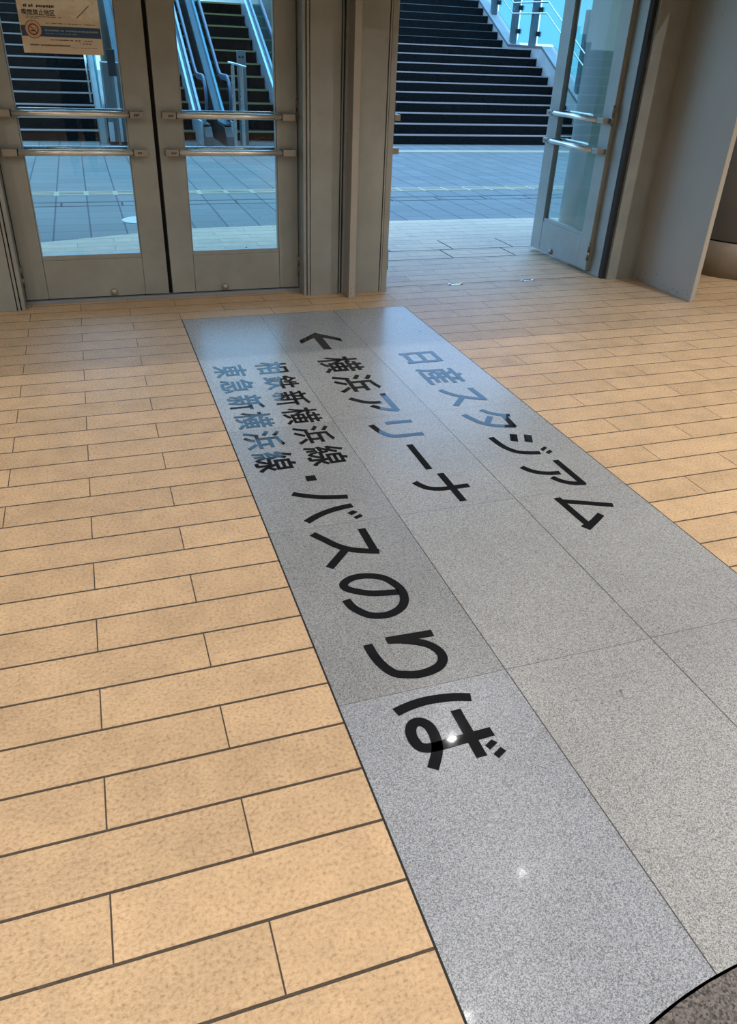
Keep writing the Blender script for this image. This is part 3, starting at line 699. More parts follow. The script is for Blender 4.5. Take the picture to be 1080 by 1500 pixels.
# ---- outdoor drain and tactile strips
dr = MB()
dr.box(-6, 9, 2.838, 2.856, -0.01, 0.0006)
dr.box(-6, 9, 2.692, 2.702, -0.01, 0.0006)
for k in range(-14, 18):
    dr.box(2.335 + 0.405 * k, 2.349 + 0.405 * k, 2.70, 2.84, -0.01, 0.0005)
shell(dr.build('trim_10', M['groove']), 'dark slot drain crossing the outdoor paving', 'drain')
tc_ = MB()
bl = MB()
for k in range(-28, 44):
    x0 = -0.53 + 0.2085 * k
    tc_.box(x0, x0 + 0.2085, 3.13, 3.32, -0.01, 0.0008)
    for q in range(3):
        bl.box(x0 + 0.018, x0 + 0.19, 3.15 + 0.062 * q, 3.172 + 0.062 * q, 0, 0.0035)
tk = tc_.build('trim_11', M['tactile'])
shell(tk, 'yellowish tactile strip crossing the paving near the doors', 'tactile paving')
bl.build('raised_bars', M['tactile'], tk)
tc_ = MB()
for k in range(-28, 44):
    x0 = -0.53 + 0.2085 * k
    tc_.box(x0, x0 + 0.2085, 5.78, 5.99, -0.01, 0.002)
shell(tc_.build('trim_12', M['tactile']), 'yellowish tactile strip at the foot of the stairs', 'tactile paving')


# ================================================================ DOORS
def fine_print(parent, name, x0, x1, z, h, mat, seed, y=-0.0015, gap=0.25):
    """a line of unreadably small printing"""
    import random
    rg = random.Random(seed)
    m_ = MB()
    x = x0
    while x < x1:
        d = h * rg.uniform(0.5, 1.0)
        if rg.random() > gap:
            m_.box(x, min(x + d * 0.8, x1), y - 0.0002, y + 0.0002, z - h * rg.uniform(0.3, 0.5), z + h * rg.uniform(0.3, 0.5))
        x += d
    return m_.build(name, mat, parent)


def door_leaf(name, label, hinge, hand, angle, w=0.6065):
    """hand +1: closed leaf runs to +x from its hinge; room side faces -y"""
    t = 0.0175
    root = thing(name, label, 'door', (hinge[0], hinge[1], 0), angle, 'hall entrance doors', 'structure')

    def X(a, b):
        return (hand * a, hand * b) if hand > 0 else (hand * b, hand * a)

    def bx(m, a, b, y0, y1, z0, z1):
        p, q = X(a, b)
        m.box(p, q, y0, y1, z0, z1)
    hs, ls, top, bot = 0.092, 0.104, 1.33, 0.178
    m = MB()
    bx(m, 0.002, hs, -t, t, 0.017, 1.41)
    m.build('hinge_stile', M['door'], root, 0.0012)
    m = MB()
    bx(m, w - ls, w - 0.002, -t, t, 0.017, 1.41)
    m.build('lock_stile', M['door'], root, 0.0012)
    m = MB()
    bx(m, hs + 0.0015, w - ls - 0.0015, -t + 0.001, t - 0.001, 0.017, bot)
    m.build('kick_panel', M['door'], root, 0.0012)
    m = MB()
    bx(m, hs + 0.0015, w - ls - 0.0015, -t + 0.001, t - 0.001, top, 1.41)
    m.build('top_rail', M['door'], root, 0.0012)
    m = MB()
    bx(m, hs + 0.001, w - ls - 0.001, -t + 0.004, t - 0.004, bot + 0.001, bot + 0.020)
    bx(m, hs + 0.001, hs + 0.0045, -t + 0.004, t - 0.004, bot + 0.02, top)
    bx(m, w - ls - 0.0045, w - ls - 0.001, -t + 0.004, t - 0.004, bot + 0.02, top)
    m.build('glazing_bead', M['door'], root)
    m = MB()
    bx(m, hs + 0.004, w - ls - 0.004, -0.003, 0.003, bot + 0.015, top)
    m.build('glass_pane', M['glass'], root)
    for z in (0.740, 0.602):
        m = MB()
        m.tube([(hand * 0.078, -t - 0.030, z), (hand * 0.512, -t - 0.030, z)], 0.0115, 16)
        bar = m.build('push_bar', M['bar'], root)
        for (a, b) in ((0.018, 0.074), (0.515, 0.570)):
            m = MB()
            bx(m, a, b, -t - 0.041, -t - 0.0, z - 0.0125, z + 0.0125)
            m.build('bar_bracket', M['bracket'], bar, 0.0015)
        p, q = X(0.525, 0.552)
        fine_print(bar, 'marking', p + 0.006, q, z, 0.011 if z > 0.7 else 0.009, M['ink'], 21 if hand > 0 else 23, -t - 0.0411, 0.1)
        m = MB()
        bx(m, 0.0745, 0.0785, -t - 0.040, -t - 0.004, z - 0.0115, z + 0.0115)
        bx(m, 0.5115, 0.5155, -t - 0.040, -t - 0.004, z - 0.0115, z + 0.0115)
        m.build('end_collar', M['dark'], bar)
        m = MB()
        m.tube([(hand * 0.100, t + 0.030, z + 0.006), (hand * 0.492, t + 0.030, z + 0.006)], 0.0085, 12)
        m.tube([(hand * 0.085, t, z + 0.006), (hand * 0.085, t + 0.036, z + 0.006)], 0.008, 10)
        m.tube([(hand * 0.505, t, z + 0.006), (hand * 0.505, t + 0.036, z + 0.006)], 0.008, 10)
        m.tube([(hand * 0.085, t + 0.030, z + 0.006), (hand * 0.505, t + 0.030, z + 0.006)], 0.0075, 10)
        m.build('pull_bar', M['rail'], root)
    m = MB()
    if hand > 0:
        bx(m, w - 0.014, w + 0.032, t + 0.001, t + 0.005, 0.0125, 1.41)
    bx(m, 0.003, w - 0.003, -0.004, 0.004, 0.0125, 0.0175)
    m.build('gasket', M['dark'], root)
    m = MB()
    m.ball((hand * (w - 0.240), -t - 0.002, 0.034), 0.0145, (1, 0.8, 1))
    m.tube([(hand * (w - 0.240), -t + 0.001, 0.034), (hand * (w - 0.240), -t - 0.004, 0.034)], 0.0165, 16)
    m.build('floor_bolt', M['bracket'], root)
    for z in (0.115, 0.765, 1.30):
        m = MB()
        m.tube([(0, -t - 0.001, z - 0.045), (0, -t - 0.001, z - 0.001)], 0.0065, 12)
        m.tube([(0, -t - 0.001, z + 0.001), (0, -t - 0.001, z + 0.045)], 0.0065, 12)
        m.build('hinge', M['hinge'], root)
    return root


DY = 0.372
door_leaf('door_1', 'closed glazed steel door with the tan poster on its glass', (-0.6185, DY), 1, 0)
door_leaf('door_2', 'closed glazed steel door between the poster door and the open doorway', (0.593, DY), -1, 0, 0.592)
door_leaf('door_3', 'open door leaf hidden behind the post left of the doorway', (1.029, 0.388), 1, R_(90), 0.612)
door_leaf('door_4', 'glazed steel door leaf standing wide open at the right of the doorway', (2.2175, 0.388), -1, R_(-90), 0.612)

# floor keeps (strike plates) in the open doorway
for (x, lab) in ((1.394, 'small steel floor strike in the doorway, nearer the middle post'), (1.806, 'small steel floor strike in the doorway, nearer the open leaf')):
    r = thing('floor_strike', lab, 'floor strike', (x, 0.308, 0), 0, 'floor strikes in the doorway')
    MB().box(-0.040, 0.040, -0.008, 0.008, 0, 0.0022).build('plate', M['rail'], r, 0.0008)
    for s in (-1, 1):
        MB().ball((0.032 * s, 0, 0.002), 0.009, (1, 1, 0.55)).build('stud', M['chrome'], r)

# ================================================================ COLUMNS
c = thing('round_column', 'round metal clad column outside, seen through the open door leaf', 'column', (3.15, 1.30, 0), kind='structure')
m = MB().lathe([(0.5, 0.0), (0.5, 4.0)], seg=96)
m.build('cladding', M['column'], c)
m = MB()
for a in (190, 222, 262, 310, 350):
    ca, sa = math.cos(R_(a)) * 0.5, math.sin(R_(a)) * 0.5
    m.tube([(ca, sa, 0), (ca, sa, 4.0)], 0.003, 6)
m.build('panel_joint', M['dark'], c)
c = thing('round_column', 'round column inside the hall with a brown stone base, at the right edge', 'column', (3.19, 0.385, 0), kind='structure')
MB().lathe([(0.345, 0.19), (0.345, 2.3)], seg=96).build('cladding', M['hall_column'], c)
MB().lathe([(0.350, 0.0), (0.350, 0.178), (0.346, 0.182)], seg=96).build('stone_base', M['stone_base'], c)
MB().lathe([(0.338, 0.182), (0.338, 0.19)], seg=64).build('shadow_gap', M['dark'], c)


# ================================================================ STAIRS
def stairs(name, label, x0, x1, y0, n1, n2, rise, tread, land):
    root = thing(name, label, 'stairs', ((x0 + x1) / 2, y0, 0), 0, 'outdoor staircases', 'structure')
    ox = (x0 + x1) / 2
    prof, nos = [(0, 0)], []
    y = z = 0.0
    for k in range(n1 + n2):
        z += rise
        prof.append((y, z))
        nos.append((y, z, k))
        y += land if k == n1 - 1 else tread
        prof.append((y, z))
    prof.append((y + 1.0, z))
    prof.append((y + 1.0, 0))
    MB().poly_prism(prof, 'x', x0 - ox, x1 - ox).build('flight', M['steps'], root)
    for (y, z, k) in nos:
        if k < n1:
            MB().box(x0 - ox, x1 - ox - 0.002, -0.004, 0.03, -0.013, 0.002).build('nosing', M['nosing'], root, loc=(0, y, z))
        else:
            MB().box(x0 - ox, x1 - ox - 0.002, -0.003, 0.03, -0.006, 0.002).build('nosing', M['thin_nosing'], root, loc=(0, y, z))
    return root


stairs('outdoor_stairs', 'wide dark stairs with pale nosings beyond the open doorway', 2.75, 6.14, 6.62, 10, 12, 0.109, 0.20, 0.94)
stairs('outdoor_stairs', 'dark stairs with pale nosings seen through the poster door', -3.4, -0.105, 6.75, 10, 12, 0.112, 0.20, 0.94)


def parapet(name, label, x0, x1, pts, flip, glass_h, posts):
    """sloped stair kerb with glass and rails; pts (y, z) along its top"""
    root = thing(name, label, 'stair parapet', (x0, pts[0][0], 0), 0, None, 'structure')
    oy = pts[0][0]
    rel = [(y - oy, z) for y, z in pts]
    MB().poly_prism([(rel[0][0], 0)] + rel + [(rel[-1][0], 0)], 'x', 0, x1 - x0).build('kerb', M['curb'], root, 0.004)
    MB().poly_prism([(y, z + 0.003) for y, z in rel] + [(y, z - 0.025) for y, z in rel[::-1]], 'x', -0.006, 0.004).build('kerb_edge', M['grey_panel'], root)
    gx = (x1 - x0) * (0.80 if not flip else 0.2)

    def top(y):
        for (a, za), (b, zb) in zip(rel, rel[1:]):
            if a <= y <= b:
                return za + (zb - za) * (y - a) / (b - a)
        return rel[-1][1]
    cuts = [rel[0][0] + 0.05] + [p - oy for p in posts] + [rel[-1][0]]
    for a, b in zip(cuts, cuts[1:]):
        ys = [a + 0.03] + [y for y, _ in rel if a + 0.03 < y < b - 0.03] + [b - 0.03]
        MB().poly_prism([(y, top(y) + 0.03) for y in ys] + [(y, top(y) + glass_h) for y in ys[::-1]], 'x', gx - 0.006, gx + 0.006).build('glass_panel', M['cyan_glass'], root)
    px = (x1 - x0) * (0.45 if not flip else 0.55)
    for p in posts:
        y = p - oy
        MB().box(px - 0.045, px + 0.045, y - 0.035, y + 0.035, top(y) - 0.08, top(y) + 0.95).build('post', M['post'], root, 0.003)
        m = MB()
        for dz in (0.12, 0.42):
            m.box(px + 0.03, gx + 0.02, y - 0.075, y - 0.03, top(y) + dz, top(y) + dz + 0.06)
        m.build('glass_clamp', M['dark'], root)
    rx = px - 0.075 if not flip else px + 0.075
    for h in (0.40, 0.535):
        m = MB().tube([(rx, y, z + h) for y, z in rel], 0.011, 10)
        m.build('handrail', M['rail'], root)
    return root


parapet('stair_parapet', 'sloped kerb with posts, rails and cyan glass right of the wide stairs', 6.14, 6.36,
        [(6.45, 0.22), (8.127, 1.127), (9.165, 1.145), (11.6, 2.40)], False, 1.05, [7.15, 8.60, 9.22, 9.98, 11.0])
parapet('stair_parapet', 'narrow bright kerb with cyan glass right of the stairs behind the poster door', -0.105, -0.035,
        [(6.50, 0.0), (6.55, 0.30), (8.25, 1.20), (9.25, 1.215), (11.6, 2.45)], False, 0.62, [8.3, 9.9])
shell(MB().poly_prism([(6.62, 0), (6.62, 0.35), (8.6, 1.3), (12, 2.6), (12, 0)], 'x', 2.60, 2.75).build('wall_stair', M['grey_panel']), 'grey wall at the left side of the wide stairs', 'wall')


# ================================================================ ESCALATORS
ES0, ER, ET, EN = 6.90, 0.137, 0.240, 11


def esc_z(y):
    """height of the nosing line"""
    return max(0.0, 0.103 + (y - ES0) * ER / ET)


def escalator(label, x0, x1):
    ox = (x0 + x1) / 2
    hw = (x1 - x0) / 2
    root = thing('escalator', label, 'escalator', (ox, 6.2, 0), 0, 'outdoor escalators')
    oy = 6.2
    ytop = ES0 + ET * (EN - 1)
    ztop = esc_z(ytop)
    step = None
    for k in range(EN):
        y, z = ES0 + ET * k - oy, 0.103 + ER * k
        if step is None:
            m = MB().box(-hw, hw, 0, ET + 0.01, -ER - 0.05, 0)
            for q in range(24):
                xx = -hw + (q + 0.5) * 2 * hw / 24
                m.box(xx - 0.006, xx + 0.006, -0.006, 0.002, -ER, -0.02)
            step = m.build('step', M['esc_step'], root, loc=(0, y, z))
            MB().box(-hw, hw, -0.008, 0.02, -0.017, 0.0015).build('step_line', M['yellow'], step)
        else:
            s = step.copy()
            COL.objects.link(s)
            s.location = Vector((0, y, z)) * S
            ln = step.children[0].copy()
            COL.objects.link(ln)
            ln.parent = s
    MB().box(-hw, hw, 6.40 - oy, ES0 + 0.02 - oy, -0.05, 0.004).build('landing_plate', M['casing'], root)
    MB().box(-hw, hw, ytop - oy, ytop + 4 - oy, ztop - 0.4, ztop).build('upper_landing', M['casing'], root)

    def run(h):
        """line h above the nosing line, level at both landings"""
        yb = 6.85
        zb = 0.075 + h
        return [(6.38 - oy, zb), (yb - oy - 0.06, zb), (yb - oy + 0.10, zb + 0.055), (ytop - oy - 0.08, esc_z(ytop - 0.08) + h), (ytop - oy + 0.12, ztop + h + 0.02), (ytop - oy + 3.5, ztop + h + 0.02)]
    lo = [(y, max(-0.02 if y < 0.6 else -1, z)) for y, z in run(-0.10)]
    sk, hi, gl = run(0.17), run(0.60), run(0.56)
    for s in (-1, 1):
        xi = s * (hw + 0.003)
        xo = s * (hw + 0.030)
        MB().poly_prism(lo + sk[::-1], 'x', min(xi, xo), max(xi, xo)).build('skirt', M['skirt'], root)
        gx = s * (hw + 0.055)
        nose = [(6.38 - oy + 0.0 + 0.17 * math.cos(R_(a)), 0.42 + 0.205 * math.sin(R_(a))) for a in range(110, 255, 12)]
        MB().poly_prism(sk[1:][::-1] + [(6.38 - oy, 0.2)] + [] + nose[::-1] + gl[1:], 'x', gx - 0.005, gx + 0.005).build('glass_balustrade', M['esc_glass'], root)
        path = [(gx, y, z) for y, z in hi[::-1]]
        rr = 0.195
        zc = hi[0][1] - rr
        path += [(gx, hi[0][0] - rr * math.sin(R_(a)), zc + rr * math.cos(R_(a))) for a in range(15, 181, 15)]
        path += [(gx, hi[0][0] + 0.18, zc - rr)]
        MB().tube(path, 0.032, 12, 0.018).build('handrail', M['handrail'], root)
        a, b = sorted((s * (hw + 0.032), s * (hw + 0.115)))
        low = [(6.20 - oy, 0.0), (6.24 - oy, 0.10), (6.34 - oy, 0.19)]
        outer = low + [(y, z + 0.0) for y, z in run(0.13)[1:]] + [(ytop - oy + 3.5, 0), ]
        MB().poly_prism(outer, 'x', a, b).build('casing', M['casing'], root, 0.003)
        MB().poly_prism([(y, z + 0.012) for y, z in run(0.13)] + [(y, z + 0.001) for y, z in run(0.13)[::-1]], 'x', a + 0.004, b - 0.004).build('deck_strip', M['deck'], root)
    return root


escalator('left escalator, mostly hidden behind the meeting stiles of the closed doors', 0.31, 0.98)
escalator('right escalator with yellow lined black steps seen through the second door', 1.355, 2.03)

# guard rail and slab post in front of the escalators
g = thing('guard_rail', 'short grey guard rail with two uprights beside the escalator end', 'guard rail', (1.36, 6.02, 0))
for dx in (-0.055, 0.035):
    MB().box(dx - 0.016, dx + 0.016, -0.016, 0.016, 0, 0.80).build('upright', M['rail'], g, 0.002)
MB().tube([(-0.10, 0, 0.83), (0.09, 0.0, 0.79)], 0.012, 10).build('top_bar', M['rail'], g)
p = thing('slab_post', 'tall flat grey post standing in front of the escalator steps', 'post', (1.482, 6.45, 0))
MB().box(-0.047, 0.047, -0.02, 0.02, 0, 0.935).build('slab', M['grey_panel'], p, 0.004)
for dx in (-0.022, 0.012):
    MB().tube([(dx, -0.0205, 0.875), (dx, -0.024, 0.875)], 0.012, 12).build('round_mark', M['dark'], p)
# end cabinet between left stairs and left escalator
k = thing('end_cabinet', 'grey metal cabinet between the left stairs and the left escalator', 'cabinet', (0.10, 6.42, 0))
MB().box(-0.10, 0.075, 0, 0.5, 0.03, 0.78).build('body', M['grey_panel'], k, 0.004)
MB().box(-0.11, 0.085, -0.02, 0.5, 0, 0.03).build('plinth', M['dark'], k)
MB().box(-0.103, -0.05, -0.006, 0.0, 0.03, 0.22).build('light_plate', M['skirt'], k)
MB().box(0.005, 0.040, -0.008, 0.0, 0.03, 0.76).build('edge_strip', M['skirt'], k)
sg = thing('sign_box', 'small black box on a thin pole beside the poster door stile', 'sign box', (0.095, 6.30, 0))
MB().box(-0.012, 0.012, 0.005, 0.029, 0, 0.72).build('pole', M['grey_panel'], sg)
MB().box(-0.035, 0.045, 0.0, 0.03, 0.66, 0.90).build('box', M['dark'], sg, 0.003)
# round plate in the paving
r = thing('ground_plate', 'round white plate set in the paving beyond the poster door', 'ground plate', (0.0, 2.16, 0))
MB().lathe([(0.125, 0.0), (0.125, 0.002), (0.118, 0.0035)], seg=40).build('disc', M['white_disc'], r)
MB().lathe([(0.045, 0.0035), (0.045, 0.0042)], seg=30).build('centre', M['rail'], r)


# ================================================================ CEILING LIGHTS
def downlight(x, y, label, power=1.0):
    r = thing('ceiling_downlight', label, 'ceiling light', (x, y, 2.3), 0, 'downlights in the hall ceiling')
    MB().lathe([(0.075, -0.006), (0.075, 0.0)], seg=28).build('rim', M['paint'], r)
    MB().lathe([(0.015, -0.010), (0.015, -0.006)], seg=24).build('lens', M['lens'], r)
    ld = bpy.data.lights.new('lamp', 'AREA')
    ld.shape = 'DISK'
    ld.size = 0.03 * S
    ld.energy = LAMP_POWER * power
    ld.color = LAMP_COLOR
    ld.spread = R_(146)
    lo = bpy.data.objects.new('lamp', ld)
    COL.objects.link(lo)
    lo.parent = r
    lo.location = (0, 0, -0.016 * S)
    return r


DL = [(1.218, -0.568), (-0.85, -0.568), (3.75, -0.568), (-2.9, -0.568), (1.20, -1.43), (0.69, -1.92), (-1.6, -1.7), (2.9, -2.3), (-1.2, -3.3), (0.6, -4.2), (2.6, -3.6), (-3.2, -2.6), (5.0, -1.6), (-0.6, -5.6), (2.2, -5.6), (4.6, -4.2)]
for i, (x, y) in enumerate(DL):
    downlight(x, y, power=(0.25, 0.3, 0.35, 0.3, 0.15, 0.15, 0.5, 2.3)[i] if i < 8 else 1.25, label='round ceiling downlight %s' % (('over the front of the doors', 'left of the doors at the front', 'right of the doors at the front', 'far left at the front')[i] if i < 4 else 'in the hall behind, number %d from the doors' % (i - 3)))


# ================================================================ LETTERING
def outline(ch):
    """glyph outlines in 1/1000 em"""
    res = []
    for part in GLYPHS[ch].split(';'):
        p = [tuple(map(float, q.split(','))) for q in part.split()]
        q = [p[0]]
        for a in p[1:]:
            if math.dist(a, q[-1]) > 2:
                q.append(a)
        if math.dist(q[0], q[-1]) < 2:
            q.pop()
        res.append(q)
    return res


def flat_mesh(polys, name, depth):
    """filled outline (holes included) as a mesh in the xy plane"""
    cu = bpy.data.curves.new(name, 'CURVE')
    cu.dimensions = '2D'
    cu.fill_mode = 'BOTH'
    cu.extrude = depth / 2
    for p in polys:
        s = cu.splines.new('POLY')
        s.points.add(len(p) - 1)
        for pt, (x, y) in zip(s.points, p):
            pt.co = (x, y, 0, 1)
        s.use_cyclic_u = True
    o = bpy.data.objects.new(name, cu)
    COL.objects.link(o)
    bpy.context.view_layer.update()
    me = bpy.data.meshes.new_from_object(o.evaluated_get(bpy.context.evaluated_depsgraph_get()))
    bpy.data.objects.remove(o)
    bpy.data.curves.remove(cu)
    me.name = name
    return me


def glyph_mesh(ch, em, grow, depth):
    """one character: its outline filled, plus a rim that makes the strokes bolder"""
    k = em / 1000 * S
    polys = [[((x - 500) * k, (y - 380) * k) for x, y in p] for p in outline(ch)]
    me = flat_mesh(polys, 'character', depth * S)
    bm = bmesh.new()
    bm.from_mesh(me)
    g = grow * k
    for n, p in enumerate(polys):
        z = depth * S / 2 + (n + 1) * depth * S * 0.015
        m = len(p)
        offs = []
        for i in range(m):
            a, b, c_ = Vector(p[i - 1]), Vector(p[i]), Vector(p[(i + 1) % m])
            d1, d2 = (b - a).normalized(), (c_ - b).normalized()
            n1, n2 = Vector((d1.y, -d1.x)), Vector((d2.y, -d2.x))
            v = n1 + n2
            v = v.normalized() if v.length > 1e-3 else n1
            offs.append(b + v * g / max(0.6, v.dot(n1)))
        inner = [bm.verts.new((x, y, z)) for x, y in p]
        outer = [bm.verts.new((q.x, q.y, z)) for q in offs]
        low = [bm.verts.new((q.x, q.y, -depth * S / 2)) for q in offs]
        for i in range(m):
            j = (i + 1) % m
            bm.faces.new((inner[i], inner[j], outer[j], outer[i]))
            bm.faces.new((outer[i], outer[j], low[j], low[i]))
    bmesh.ops.recalc_face_normals(bm, faces=bm.faces[:])
    bm.to_mesh(me)
    bm.free()
    return me


def smooth(p, n=5):
    """Catmull-Rom through the points of a curved stroke"""
    if len(p) < 3:
        return [Vector(q) for q in p]
    P = [Vector(q) for q in p]
    P = [2 * P[0] - P[1]] + P + [2 * P[-1] - P[-2]]
    out = []
    for i in range(1, len(P) - 2):
        a, b, c_, d = P[i - 1:i + 3]
        for k in range(n):
            t = k / n
            out.append(0.5 * (2 * b + (c_ - a) * t + (2 * a - 5 * b + 4 * c_ - d) * t * t + (3 * b - a - 3 * c_ + d) * t ** 3))
    return out + [P[-2]]


def stroke_mesh(key, ox, oy, depth, wd=0.0195):
    """brush strokes of one kana, as ribbons with a little depth"""
    strokes, quads = STROKES[key]
    bm = bmesh.new()
    lift = 0.0

    def slab(top):
        fs = [bm.faces.new([bm.verts.new(((x - ox) * S, (y - oy) * S, (depth / 2 + lift) * S)) for x, y in f]) for f in top]
        bmesh.ops.remove_doubles(bm, verts=list({v for f in fs for v in f.verts}), dist=1e-5)
    for p in strokes:
        c_ = smooth(p)
        L, R = [], []
        for i, q in enumerate(c_):
            d = (c_[min(i + 1, len(c_) - 1)] - c_[max(i - 1, 0)]).normalized()
            n = Vector((-d.y, d.x)) * wd / 2
            L.append(q + n)
            R.append(q - n)
        slab([(L[i], L[i + 1], R[i + 1], R[i]) for i in range(len(c_) - 1)])
        lift += 0.00006
    for q in quads:
        slab([q])
        lift += 0.00006
    bmesh.ops.recalc_face_normals(bm, faces=bm.faces[:])
    for f in bm.faces[:]:
        f.normal_update()
        if f.normal.z < 0:
            f.normal_flip()
    r = bmesh.ops.extrude_face_region(bm, geom=bm.faces[:])
    low = [v for v in r['geom'] if isinstance(v, bmesh.types.BMVert)]
    bmesh.ops.translate(bm, vec=(0, 0, -depth * S), verts=low)
    bmesh.ops.recalc_face_normals(bm, faces=bm.faces[:])
    me_ = bpy.data.meshes.new('character')
    bm.to_mesh(me_)
    bm.free()
    return me_


def floor_line(label, chars, cx, ys, em, grow, trace=''):
    """reading direction is -y, character tops point to +x"""
    root = thing('floor_lettering', label, 'floor lettering', (cx, ys[0], 0.0009), 0, 'directions inlaid in the granite')
    for ch, y in zip(chars, ys):
        if trace and ch + trace in STROKES:
            me = stroke_mesh(ch + trace, cx, ys[0], 0.0012)
            rot, loc = 0, (0, 0, 0.0002 * S)
        else:
            me = glyph_mesh(ch, em, grow, 0.0012)
            rot, loc = R_(-90), (0, (y - ys[0]) * S, 0.0002 * S)
        me.materials.append(M['letter'])
        o = bpy.data.objects.new('character', me)
        COL.objects.link(o)
        o.parent = root
        o.location = loc
        o.rotation_euler = (0, 0, rot)
    return root


floor_line('black lettering 日産スタジアム on the right granite column', '日産スタジアム', 0.824, [-0.648, -0.846, -1.038, -1.240, -1.430, -1.622, -1.822], 0.163, 18, '1')
floor_line('black lettering 横浜アリーナ after the arrow, on the middle granite column', '横浜アリーナ', 0.498, [-0.652, -0.842, -1.030, -1.232, -1.427, -1.615], 0.160, 14, '2')
floor_line('smaller black lettering 相鉄新横浜線 on the left granite column, upper of two', '相鉄新横浜線', 0.245, [-0.632, -0.776, -0.920, -1.063, -1.206, -1.348], 0.122, 13)
floor_line('smaller black lettering 東急新横浜線 along the left edge of the granite', '東急新横浜線', 0.093, [-0.632, -0.776, -0.920, -1.063, -1.206, -1.348], 0.122, 13)
floor_line('large black lettering ・バスのりば on the left granite column, nearest', '・バスのりば', 0.167, [-1.472, -1.606, -1.815, -2.003, -2.205, -2.399], 0.163, 18, '3')
ar = thing('floor_arrow', 'black inlaid arrow pointing to the doors above 横浜アリーナ', 'floor arrow', (0.5, -0.38, 0.0009), 0, 'directions inlaid in the granite')
me = stroke_mesh('arrow', 0.5, -0.38, 0.0012)
me.materials.append(M['letter'])
o = bpy.data.objects.new('arrow_head_and_shaft', me)
COL.objects.link(o)
o.parent = ar
o.location = (0, 0, 0.0002 * S)


def bar_poly(a, b, wd):
    d = Vector((b[0] - a[0], b[1] - a[1])).normalized()
    n = Vector((-d.y, d.x)) * wd / 2
    return [((a[0] + n.x) * S, (a[1] + n.y) * S), ((b[0] + n.x) * S, (b[1] + n.y) * S), ((b[0] - n.x) * S, (b[1] - n.y) * S), ((a[0] - n.x) * S, (a[1] - n.y) * S)]


# ================================================================ POSTER
po = thing('no_smoking_poster', 'tan paper poster with a red no-smoking sign taped inside the left door glass', 'poster', (-0.458, 0.3655, 0.941))
MB().box(0, 0.286, -0.0012, 0, 0, 0.404).build('paper', M['poster'], po)
MB().box(0.002, 0.284, -0.0016, -0.0012, 0.054, 0.088).build('blue_band', M['blue'], po)


def ring(cx, cz, r0, r1, y, mat, name, parent):
    n = 40
    po_ = [[(cx + r1 * math.cos(2 * math.pi * i / n), cz + r1 * math.sin(2 * math.pi * i / n)) for i in range(n)]]
    if r0:
        po_.append([(cx + r0 * math.cos(2 * math.pi * i / n), cz + r0 * math.sin(2 * math.pi * i / n)) for i in range(n)][::-1])
    me_ = flat_mesh([[(a * S, b * S) for a, b in q] for q in po_], name, 0.0004 * S)
    me_.materials.append(mat)
    ob = bpy.data.objects.new(name, me_)
    COL.objects.link(ob)
    ob.parent = parent
    ob.rotation_euler = (R_(90), 0, 0)
    ob.location = (0, y * S, 0)
    return ob


ic = ring(0.045, 0.076, 0, 0.0295, -0.0018, M['cream'], 'sign_disc', po)
ring(0.045, 0.076, 0.0275, 0.0295, -0.0021, M['red'], 'outer_ring', ic)
for o in ic.children:
    o.rotation_euler = (0, 0, 0)
    o.location = (0, 0, 0.0003 * S)
q = ring(0.045, 0.076, 0.0145, 0.0185, 0, M['red'], 'prohibition_ring', ic)
q.rotation_euler = (0, 0, 0)
q.location = (0, 0, 0.0004 * S)
for nm, a, b, wd, mt in (('slash', (0.034, 0.0875), (0.056, 0.0645), 0.0032, M['red']), ('cigarette', (0.036, 0.072), (0.053, 0.072), 0.004, M['ink']), ('smoke', (0.050, 0.076), (0.053, 0.083), 0.0015, M['ink'])):
    me = flat_mesh([bar_poly(a, b, wd)], nm, 0.0003 * S)
    me.materials.append(mt)
    o = bpy.data.objects.new(nm, me)
    COL.objects.link(o)
    o.parent = ic
    o.location = (0, 0, (0.0006 if nm == 'slash' else 0.0003) * S)


def wall_text(parent, name, chars, x, z, em, mat, grow=10, pitch=1.0, y=-0.0015):
    for i, ch in enumerate(chars):
        me_ = glyph_mesh(ch, em, grow, 0.0003)
        me_.materials.append(mat)
        ob = bpy.data.objects.new(name, me_)
        COL.objects.link(ob)
        ob.parent = parent
        ob.rotation_euler = (R_(90), 0, 0)
        ob.location = ((x + em * pitch * i) * S, y * S, z * S)


wall_text(po, 'headline_character', '喫煙禁止地区', 0.022, 0.130, 0.0195, M['ink'], 22)


fine_print(po, 'print_row', 0.022, 0.130, 0.150, 0.010, M['ink'], 1, gap=0.12)
fine_print(po, 'print_row', 0.024, 0.150, 0.1165, 0.003, M['ink'], 2)
fine_print(po, 'print_row', 0.024, 0.070, 0.1115, 0.003, M['ink'], 3)
fine_print(po, 'print_row', 0.085, 0.268, 0.0975, 0.0034, M['ink'], 4)
fine_print(po, 'print_row', 0.085, 0.275, 0.0745, 0.0062, M['white_ink'], 5, -0.0019, 0.1)
fine_print(po, 'print_row', 0.085, 0.200, 0.0645, 0.003, M['white_ink'], 6, -0.0019)
fine_print(po, 'print_row', 0.092, 0.250, 0.0445, 0.0045, M['ink'], 7)
fine_print(po, 'print_row', 0.205, 0.245, 0.0350, 0.0042, M['ink'], 8)
fine_print(po, 'print_row', 0.025, 0.168, 0.0265, 0.0052, M['ink'], 9, gap=0.08)
fine_print(po, 'print_row', 0.170, 0.270, 0.0215, 0.0022, M['red'], 10)
MB().tube([(0.205, -0.002, 0.118), (0.252, -0.002, 0.158)], 0.0012, 6).build('pen_mark', M['ink'], po)


